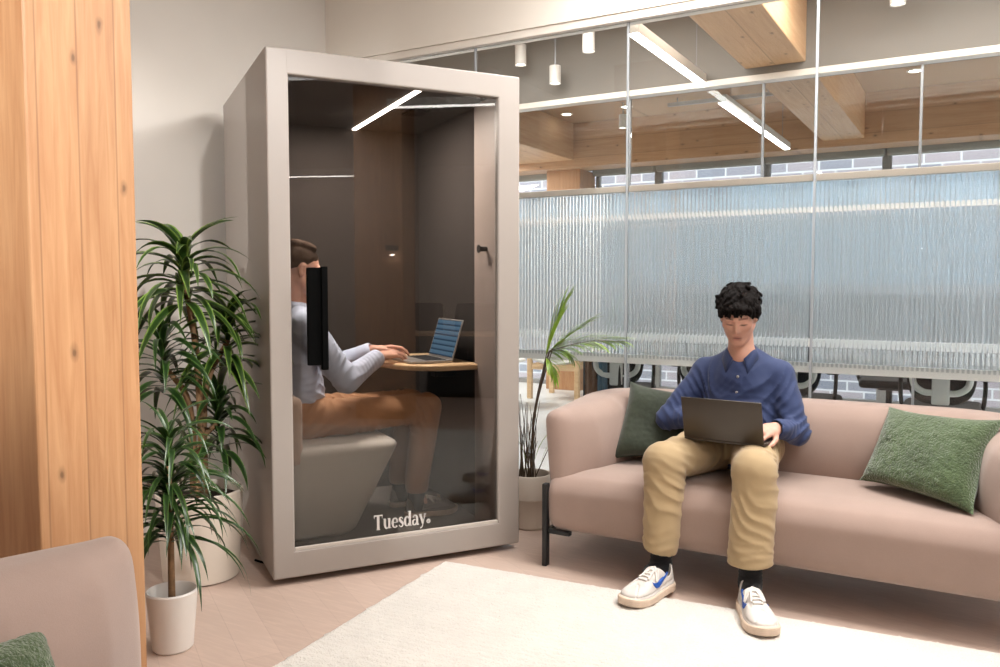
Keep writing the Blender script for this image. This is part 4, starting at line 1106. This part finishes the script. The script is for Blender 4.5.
F.op(cone(nk+V(.004, -.055, .06), nk+V(.004, -.115, -.035), .058, .010), .008, 's'); F.op(cone(nk+V(0, -.01, .12), nk+V(0, 0, -.02), .066, .058), .006, 's')
F.op(cone(wrL+nrm(elL-wrL)*.035, wrL, .034, .034), .006, 's'); F.op(cone(wrR+nrm(elR-wrR)*.012, wrR-nrm(elR-wrR)*.03, .033, .034), .006, 's')
# button placket ridge
F.warp(lambda x, y, z: -.0022*(np.abs(x+.922-.02*(z-.8)) < .017)*(y < 3.83)*(z < .90))
shirt = obj_field('shirt', F, M['blue'], man, off, 1)
# collar: stand plus two points
cv = []; cf = []; n = 40
for i in range(n+1):
    a = R(-62)+(R(360-56))*0+i/n*(R(304)); a = R(-90)+R(22)+i/n*R(316)
    fr = max(0, math.cos(a+R(90)))**3      # 1 at the throat
    rx, ry = .062, .062; c = V(nk[0]+rx*math.cos(a), nk[1]-.004+ry*math.sin(a), nk[2]+.028-.052*fr+.02*max(0, math.sin(a)))
    o_ = V(math.cos(a), math.sin(a), 0)
    tg = V(-math.sin(a), math.cos(a), 0)*(-1 if math.cos(a) > 0 else 1)*-.016*fr; cv += [c+o_*-.003+V(0, 0, -.03), c+V(0, 0, .012), c+o_*.007+V(0, 0, .013), c+o_*(.027+.010*fr)+tg+V(0, 0, -.026-.034*fr), c+o_*(.018+.008*fr)+tg+V(0, 0, -.028-.034*fr)]
for i in range(n):
    for j in range(5): a = i*5+j; b = i*5+(j+1) % 5; cf.append((a, b, b+5, a+5))
cf += [(4, 3, 2, 1, 0), tuple(n*5+j for j in range(5))]
raw('collar', cv, cf, M['blue'], shirt, True, off=off)
def front_y(x, z):
    i = [int(round((x-F.lo[0])/F.h)), int(round((z-F.lo[2])/F.h))]; col = F.F[i[0], :, i[1]]; j = np.argmax(col < 0); return F.lo[1]+F.h*j
for z in (.885, .815, .745):
    x = -.922+.02*(z-.8); y = front_y(x, z)
    b = MB().lathe([(0, .003), (.0062, .0022), (.0068, 0), (.0062, -.003), (0, -.003)], seg=14)
    for vv in b.bm.verts: vv.co = Vector((vv.co.x+x-off[0], -vv.co.z+y-.004-off[1], vv.co.y+z-off[2]))
    b.build('button', M['silver'], shirt, smooth=True)
# trousers
F = Field((-1.30, 3.20, .12), (-.60, 4.02, .74), .0055)
F.op(ell((-.93, 3.83, .56), (.195, .15, .125)), .02)
for h, kk, a, sx in ((hipL, kneL, ankL, -1), (hipR, kneR, ankR, 1)):
    F.op(cone(h, kk, .108, .088), .04); F.op(cone(kk+V(0, -.005, -.01), a+V(0, .0, .075), .088, .070 if sx < 0 else .084), .02)
    F.op(cone(kk+V(0, .02, -.1), a+V(0, .01, .07), .085, .070 if sx < 0 else .084), .02)
for kk, sd in ((kneL, .1), (kneR, .7)):
    F.warp(folds_at(kk+V(0, .06, -.05), .12, (.25, .5, 1), 85, .008, sd)); F.warp(folds_at(kk+V(0, .25, .03), .16, (.5, 1, -.3), 60, .008, sd)); F.warp(folds_at(kk+V(0, -.04, -.18), .16, (.7, 0, .8), 55, .006, sd)); F.warp(folds_at(kk+V(0, -.05, -.34), .08, (.1, 0, 1), 95, .008, sd))
F.warp(lambda x, y, z: .003*N3(x, y, z, 26))
for kk, a, hz in ((kneL, ankL, .192), (kneR, ankR, .184)):
    F.op(cone(a+V(0, .005, .0), a+V(0, .005, .11), .063 if kk[0] < -1 else .077, .056), .006, 's')
F.inter(lambda x, y, z: np.where(y < 3.56, np.where(x < -.95, .172-.22*(x+1.128), .184)-z, -1+0*z+0*x), .004)
obj_field('trousers', F, M['khaki'], man, off, 1)
for a, hl, an, q in ((ankL, V(-1.09, 3.340, .019), R(180-14), 1), (ankR, V(-.768, 3.300, .019), R(180+27), -1)):
    S = Field((a[0]-.09, 3.15, .04), (a[0]+.09, 3.46, .28), .005); S.op(cone(a+V(0, .012, -.03), a+V(0, .006, .14), .044, .048), .01); S.op(cone(a+V(0, .012, -.02), a+V(-.02*q, -.06, -.03), .042, .036), .02)
    S.warp(lambda x, y, z: .0012*np.sin(z*420)); obj_field('sock', S, M['sock'], man, off)
    shoe_parts(man, off, hl, an, q, M['shoe'], M['sole'], M['lace'], M['tick'], k=1.12)
# hair: cap plus many curled locks, fringe over the brow
H = Field(hdA.c-.17, hdA.c+.19, .0032); p = hdA.p; k = hdA.k
H.op(ell(p(0, -.022, .052), [.087*k, .104*k, .090*k], hdA.A), .01)
H.op(ell(p(0, .104, -.035), [.075*k, .07*k, .082*k], hdA.A), .012, 's'); H.op(ell(p(0, .02, -.10), [.10*k, .12*k, .085*k], hdA.A), .012, 's')
rg = np.random.default_rng(4)
def lock(th, ph, L, r, bend, lean):
    """lock rooted on the scalp at azimuth th (0 = face), elevation ph"""
    n = V(math.sin(th)*math.cos(ph), math.cos(th)*math.cos(ph), math.sin(ph)); b = V(0, -.02, .045)+n*V(.078, .094, .080)
    t = nrm(np.cross(n, V(0, 0, 1)+rg.normal(0, .3, 3))); dn = nrm(np.cross(t, n)); d = nrm(-dn*lean[0]+t*lean[1]+n*.35) if True else n
    d = d if d[2] < .2 or ph > .9 else nrm(d*V(1, 1, -.2)); pts = []; q = b.copy()
    for j in range(5):
        pts.append(q.copy()); q = q+d*L/4; d = nrm(d-n*.28+t*bend)
    for j in range(4): H.op(cone(p(*pts[j]), p(*pts[j+1]), r*k*(1-.12*j), r*k*(.88-.12*j)), .006)
for i in range(150):
    ph = math.asin(rg.uniform(.05, 1)); th = rg.uniform(-math.pi, math.pi)
    if abs(th) < 1.0 and ph < .35: continue
    lock(th, ph, rg.uniform(.04, .07), rg.uniform(.008, .0125), rg.uniform(-.4, .4), (rg.uniform(.2, 1), rg.uniform(-.7, .7)))
for i in range(26):      # fringe
    x = rg.uniform(-.062, .062); top = V(x*.8, .060-.25*abs(x)**1.2+rg.uniform(-.01, .012), .098-.3*abs(x)); end = V(x*1.12+rg.uniform(-.016, .016), .094-5.5*x*x, .042+rg.uniform(-.016, .028)-.2*abs(x))
    mid = (top+end)/2+V(rg.uniform(-.012, .012), .016, .010); P = spline([top, mid, end], 3)
    for j in range(len(P)-1): H.op(cone(p(*P[j]), p(*P[j+1]), .0095*k*(1-.13*j), .0095*k*(.87-.13*j)), .003)
for sd in (-1, 1):
    for i in range(14):
        y = rg.uniform(-.06, .035); a = V(sd*.074, y, .06); e = V(sd*(.079), y+rg.uniform(-.01, .01), rg.uniform(.0, .022) if y > -.015 else rg.uniform(-.045, -.01)); H.op(cone(p(*a), p(*e), .011*k, .006*k), .005)
H.warp(lambda x, y, z: .0028*N2(x, y, z, 150)+.0016*N1(x, y, z, 300))
obj_field('hair', H, M['hair'], man, off)

# his laptop: base on the thighs, lid turned to the camera
def laptop(name, label, hinge, wx, ax, ay, open_ang, depth, lid_h, mats, w_loc, rz, screen_on=False):
    """local frame: x along the hinge, +y from the hinge to the user, lid rises from y=0"""
    t = thing(name, label, 'laptop', w_loc, rz)
    MB().box((-wx/2, 0, 0), (wx/2, depth, .014), .005, 3).build('base', mats[0], t, smooth='auto')
    m = MB(); nx, ny = 14, 5
    for i in range(nx):
        for j in range(ny):
            x0 = -wx/2+.025+(wx-.05)*i/nx; y0 = .03+.11*j/ny; m.box((x0, y0, .0135), (x0+(wx-.05)/nx-.003, y0+.019, .0165), .001, 1)
    kb = m.build('keyboard', M['keys'], t)
    MB().box((-.055, depth-.085, .0135), (.055, depth-.012, .0148), .001).build('touchpad', mats[1], t)
    mx = Matrix.Translation((0, .004, .012)) @ Matrix.Rotation(open_ang, 4, 'X')
    lid = MB().box((-wx/2, -.004, 0), (wx/2, .003, lid_h), .003, 3, mx).build('lid', mats[0], t, smooth='auto')
    c = [mx @ Vector(q) for q in ((-wx/2+.008, .0035, .012), (wx/2-.008, .0035, .012), (wx/2-.008, .0035, lid_h-.008), (-wx/2+.008, .0035, lid_h-.008))]
    raw('screen', [tuple(q) for q in c], [(0, 3, 2, 1)] if False else [(1, 0, 3, 2)], M['screen'] if screen_on else M['gloss_black'], lid, False, [(0, 0), (1, 0), (1, 1), (0, 1)])
    return t
laptop('laptop', 'dark grey laptop on the lap of the man in blue, lid to the camera', None, .345, 0, 0, R(14), .235, .184, (M['lidgrey'], M['keys']), (-.908, 3.455, .630), R(-5))

# ------------------------------------------------------------------ the man in the booth (booth frame: x along the front, y inward)
m2 = thing('person', 'person in a pale shirt and tan trousers typing inside the phone booth', 'person', tuple(BL), BRZ)
Z = V(0, 0, 0); dd = .60
hipN, hipF = V(.25, dd-.09, .632), V(.25, dd+.09, .632)
kneN, kneF = V(.885, dd-.11, .655), V(.87, dd+.10, .65)
ankN, ankF = V(.83, dd-.11, .19), V(.82, dd+.12, .19)
shN, shF = V(.245, dd-.19, 1.10), V(.26, dd+.19, 1.10)
elN, elF = V(.43, dd-.22, .835), V(.47, dd+.22, .86)
wrN, wrF = V(.635, dd-.10, .935), V(.66, dd+.07, .955)
nk2 = V(.235, dd, 1.165)
hdB = Head((.262, dd, 1.372), (1, .05, -.22), k=1.06)
F = Field((.03, .20, .08), (1.12, 1.02, 1.52), .005)
hdB.add(F)
F.op(cone(hdB.p(0, -.03, -.06), nk2, .056, .06), .02); F.op(cone(nk2, (.23, dd, 1.08), .06, .10), .03); F.op(ell((.235, dd, .95), (.10, .15, .2)), .03); F.op(ell((.24, dd, .70), (.11, .15, .14)), .04)
for a, b, c in ((shN, elN, wrN), (shF, elF, wrF)): F.op(cone(a, b, .048, .038), .03); F.op(cone(b, c, .036, .027), .01)
hand(F, wrN, (.93, .20, .08), (-.1, -.25, 1), -1, 1.05, (.28, .42, .35)); hand(F, wrF, (.95, -.10, .10), (-.1, .2, 1), 1, 1.05, (.25, .42, .35))
for h, kk, a in ((hipN, kneN, ankN), (hipF, kneF, ankF)):
    F.op(cone(h, kk, .075, .055), .03); F.op(cone(kk, a, .055, .038), .01); F.op(cone(a, a+V(.08, 0, -.06), .034, .026), .02)
bd = obj_field('body', F, M['skin'], m2, None, 1); hdB.tint(bd, (0, 0, 0))
F = Field((.03, .22, .55), (.76, 1.0, 1.26), .006)
F.op(ell((.235, dd, .97), (.128, .175, .21)), .02); F.op(ell((.235, dd, .76), (.14, .17, .17)), .06); F.op(cone(shN, shF, .064, .064), .05)
for a in (shN, shF): F.op(cone((.24, a[1]*.7+dd*.3, 1.125), nk2+V(0, (a[1]-dd)*.15, 0), .045, .05), .04)
sleeve(F, shN, elN, wrN+nrm(elN-wrN)*.03, (.074, .064, .047)); sleeve(F, shF, elF, wrF+nrm(elF-wrF)*.03, (.072, .062, .047))
for fn in (folds_at(elN, .15, elN-shN, 85, .009, .2), folds_at((.54, dd-.16, .885), .1, wrN-elN, 85, .004), folds_at((.36, dd-.12, .72), .12, (.5, 0, 1), 60, .009, .4), folds_at(elF, .15, elF-shF, 85, .008, .6), folds_at((.25, dd-.2, 1.0), .14, (.7, 0, .7), 65, .006)): F.warp(fn)
F.warp(lambda x, y, z: .0025*N3(x, y, z, 30))
F.op(cone(nk2+V(.0, 0, .12), nk2+V(-.005, 0, -.01), .066, .060), .006, 's')
for w_, e_ in ((wrN, elN), (wrF, elF)): F.op(cone(w_+nrm(e_-w_)*.035, w_, .036, .036), .006, 's')
sh2 = obj_field('shirt', F, M['palewhite'], m2, None, 1)
cv = []; cf = []
for i in range(n+1):
    a = R(28)+i/n*R(304); fr = max(0, math.cos(a))**3; o_ = V(math.cos(a), math.sin(a), 0)
    c = V(nk2[0]+.066*math.cos(a), nk2[1]+.066*math.sin(a), nk2[2]+.034-.03*fr+.012*max(0, -math.cos(a)))
    cv += [c-o_*.003+V(0, 0, -.035), c+V(0, 0, .014), c+o_*.006+V(0, 0, .015), c+o_*.022+V(0, 0, -.024-.03*fr), c+o_*.015+V(0, 0, -.024-.03*fr)]
for i in range(n):
    for j in range(5): a = i*5+j; b = i*5+(j+1) % 5; cf.append((a, b, b+5, a+5))
cf += [(4, 3, 2, 1, 0), tuple(n*5+j for j in range(5))]
raw('collar', cv, cf, M['palewhite'], sh2, True)
F = Field((.05, .28, .16), (1.06, .95, .82), .006)
F.op(ell((.24, dd, .665), (.155, .185, .125)), .02)
for h, kk, a in ((hipN, kneN, ankN), (hipF, kneF, ankF)):
    F.op(cone(h, kk, .098, .080), .04); F.op(cone(kk, a+V(0, 0, .06), .080, .064), .015)
    F.warp(folds_at(kk+V(-.05, 0, -.05), .13, (1, 0, .6), 80, .009, kk[1])); F.warp(folds_at(h+V(.12, 0, .05), .17, (1, 0, -.8), 60, .010, kk[1])); F.warp(folds_at((h+kk)/2, .2, (.8, .2, .8), 45, .006, kk[1]))
F.warp(lambda x, y, z: .003*N3(x, y, z, 26))
F.inter(lambda x, y, z: np.where(x > .6, .215-z, -1+0*z), .004)
obj_field('trousers', F, M['tan'], m2, None, 1)
for a, q in ((ankN, -1), (ankF, 1)):
    S = Field((a[0]-.09, a[1]-.09, .10), (a[0]+.09, a[1]+.09, .30), .006); S.op(cone(a+V(0, 0, -.05), a+V(0, 0, .10), .042, .05), .01); obj_field('sock', S, M['sock'], m2)
    shoe_parts(m2, (0, 0, 0), V(a[0]-.065, a[1], .086), R(-90), q, plain('brown_suede', lin(118, 110, 104), .8), M['sole'], M['lace'], None, .295)
H = Field(hdB.c-.16, hdB.c+.18, .004); p = hdB.p; k = hdB.k
H.op(ell(p(0, -.022, .046), [.0805*k, .098*k, .084*k], hdB.A), .01)
H.op(ell(p(0, .108, -.035), [.075*k, .075*k, .092*k], hdB.A), .012, 's'); H.op(ell(p(0, .035, -.085), [.10*k, .105*k, .085*k], hdB.A), .012, 's')
for i in range(60):
    x = rg.uniform(-.05, .05); a = V(x, -.04+rg.uniform(-.03, .04), .120-4*x*x); e = a+V(rg.uniform(-.01, .01), .045, -.004); H.op(cone(p(*a), p(*e), .010*k, .007*k), .016)
H.warp(lambda x, y, z: .0022*N2(x, y, z, 140)); obj_field('hair', H, M['hair2'], m2)
lp = BL+V(.56, .829, 0)*.995+V(-.829, .56, 0)*.55
laptop('laptop', 'silver laptop open on the booth table, its screen lit', None, .34, 0, 0, R(-18) if False else R(17), .235, .215, (M['silver'], M['silver']), (lp[0], lp[1], .898), BRZ+R(90), True)
# ================================================================== camera, light, world
cam = bpy.data.cameras.new('camera'); co = link(bpy.data.objects.new('camera', cam))
cam.sensor_width = 36; cam.lens = 824/1000*36; cam.clip_start = .05
pit = math.atan(49/824); hd = R(-30)
co.location = (0, 0, 1.30); co.rotation_euler = (R(90)-pit, 0, -hd)
SC.camera = co
def area(name, loc, target, size, watts, col=(1, .95, .9), sy=None):
    l = bpy.data.lights.new(name, 'AREA'); l.energy = watts; l.color = col; l.shape = 'RECTANGLE'; l.size = size; l.size_y = sy or size
    o = link(bpy.data.objects.new(name, l)); o.location = loc
    o.rotation_euler = (Vector(target)-Vector(loc)).to_track_quat('-Z', 'Y').to_euler(); return o
def spot(name, loc, target, watts, cone_deg=60, blend=.6, col=(1, .93, .86), rad=.06):
    l = bpy.data.lights.new(name, 'SPOT'); l.energy = watts; l.color = col; l.spot_size = R(cone_deg); l.spot_blend = blend; l.shadow_soft_size = rad
    o = link(bpy.data.objects.new(name, l)); o.location = loc
    o.rotation_euler = (Vector(target)-Vector(loc)).to_track_quat('-Z', 'Y').to_euler(); return o
WARM = (1, .985, .96)
area('lounge_key_light', (-.35, 3.55, 3.17), (-.35, 3.45, 0), 2.6, 112, WARM, .85)
area('lounge_fill_light', (.95, 1.4, 3.17), (.95, 1.4, 0), 1.0, 45, WARM, 2.8)  # unseen ceiling fill added over the lounge
area('lounge_rear_fill', (2.4, -1.5, 3.17), (2.4, -1.5, 0), 2.4, 50, WARM)  # fill light added out of view behind the camera
spot('rug_spot', (.45, 3.1, 3.1), (-1.0, 2.2, 0), 110, 66, .8, WARM, .09)
spot('plant_spot', (.35, .9, 3.1), (-3.2, 2.2, 1.25), 360, 40, .6, WARM, .05)
spot('column_fill_spot', (-2.35, -1.6, 3.05), (-2.75, 1.35, 1.95), 480, 40, .7, WARM, .05)  # spot added to lighten the left face of the column
spot('header_fill_spot', (.5, 2.2, 2.95), (-2.4, 4.2, 3.0), 110, 100, .9, WARM, .08)  # spot added to brighten the header and the top of the wall
area('booth_light', tuple(BL+V(.56, .829, 0)*.59+V(-.829, .56, 0)*.62+V(0, 0, 2.185)), tuple(BL+V(.56, .829, 0)*.59+V(-.829, .56, 0)*.62), .5, 44, (1, .95, .9), .12)
area('office_near_fill', (-.6, 4.75, 3.12), (-.6, 4.9, 0), 5.0, 140, (1, .97, .94), .5)  # area light hidden above the glass header, added to brighten the office
area('office_right_fill', (3.0, 7.4, 3.12), (1.5, 7.4, 0), 2.5, 400, (1, .97, .94))  # extra office fill, added out of view to the right
area('office_left_fill', (-6.0, 7.6, 3.12), (-5.0, 7.6, 0), 1.6, 260, (1, .97, .94))  # unseen fill added for the left part of the office
w = bpy.data.worlds.new('sky'); SC.world = w; w.use_nodes = True
bg = w.node_tree.nodes['Background']; bg.inputs[0].default_value = (.88, .94, 1, 1); bg.inputs[1].default_value = 6.5
SC.view_settings.view_transform = 'Standard'; SC.view_settings.look = 'None'; SC.view_settings.gamma = 1; SC.view_settings.exposure = .05
SC.view_settings.use_curve_mapping = False
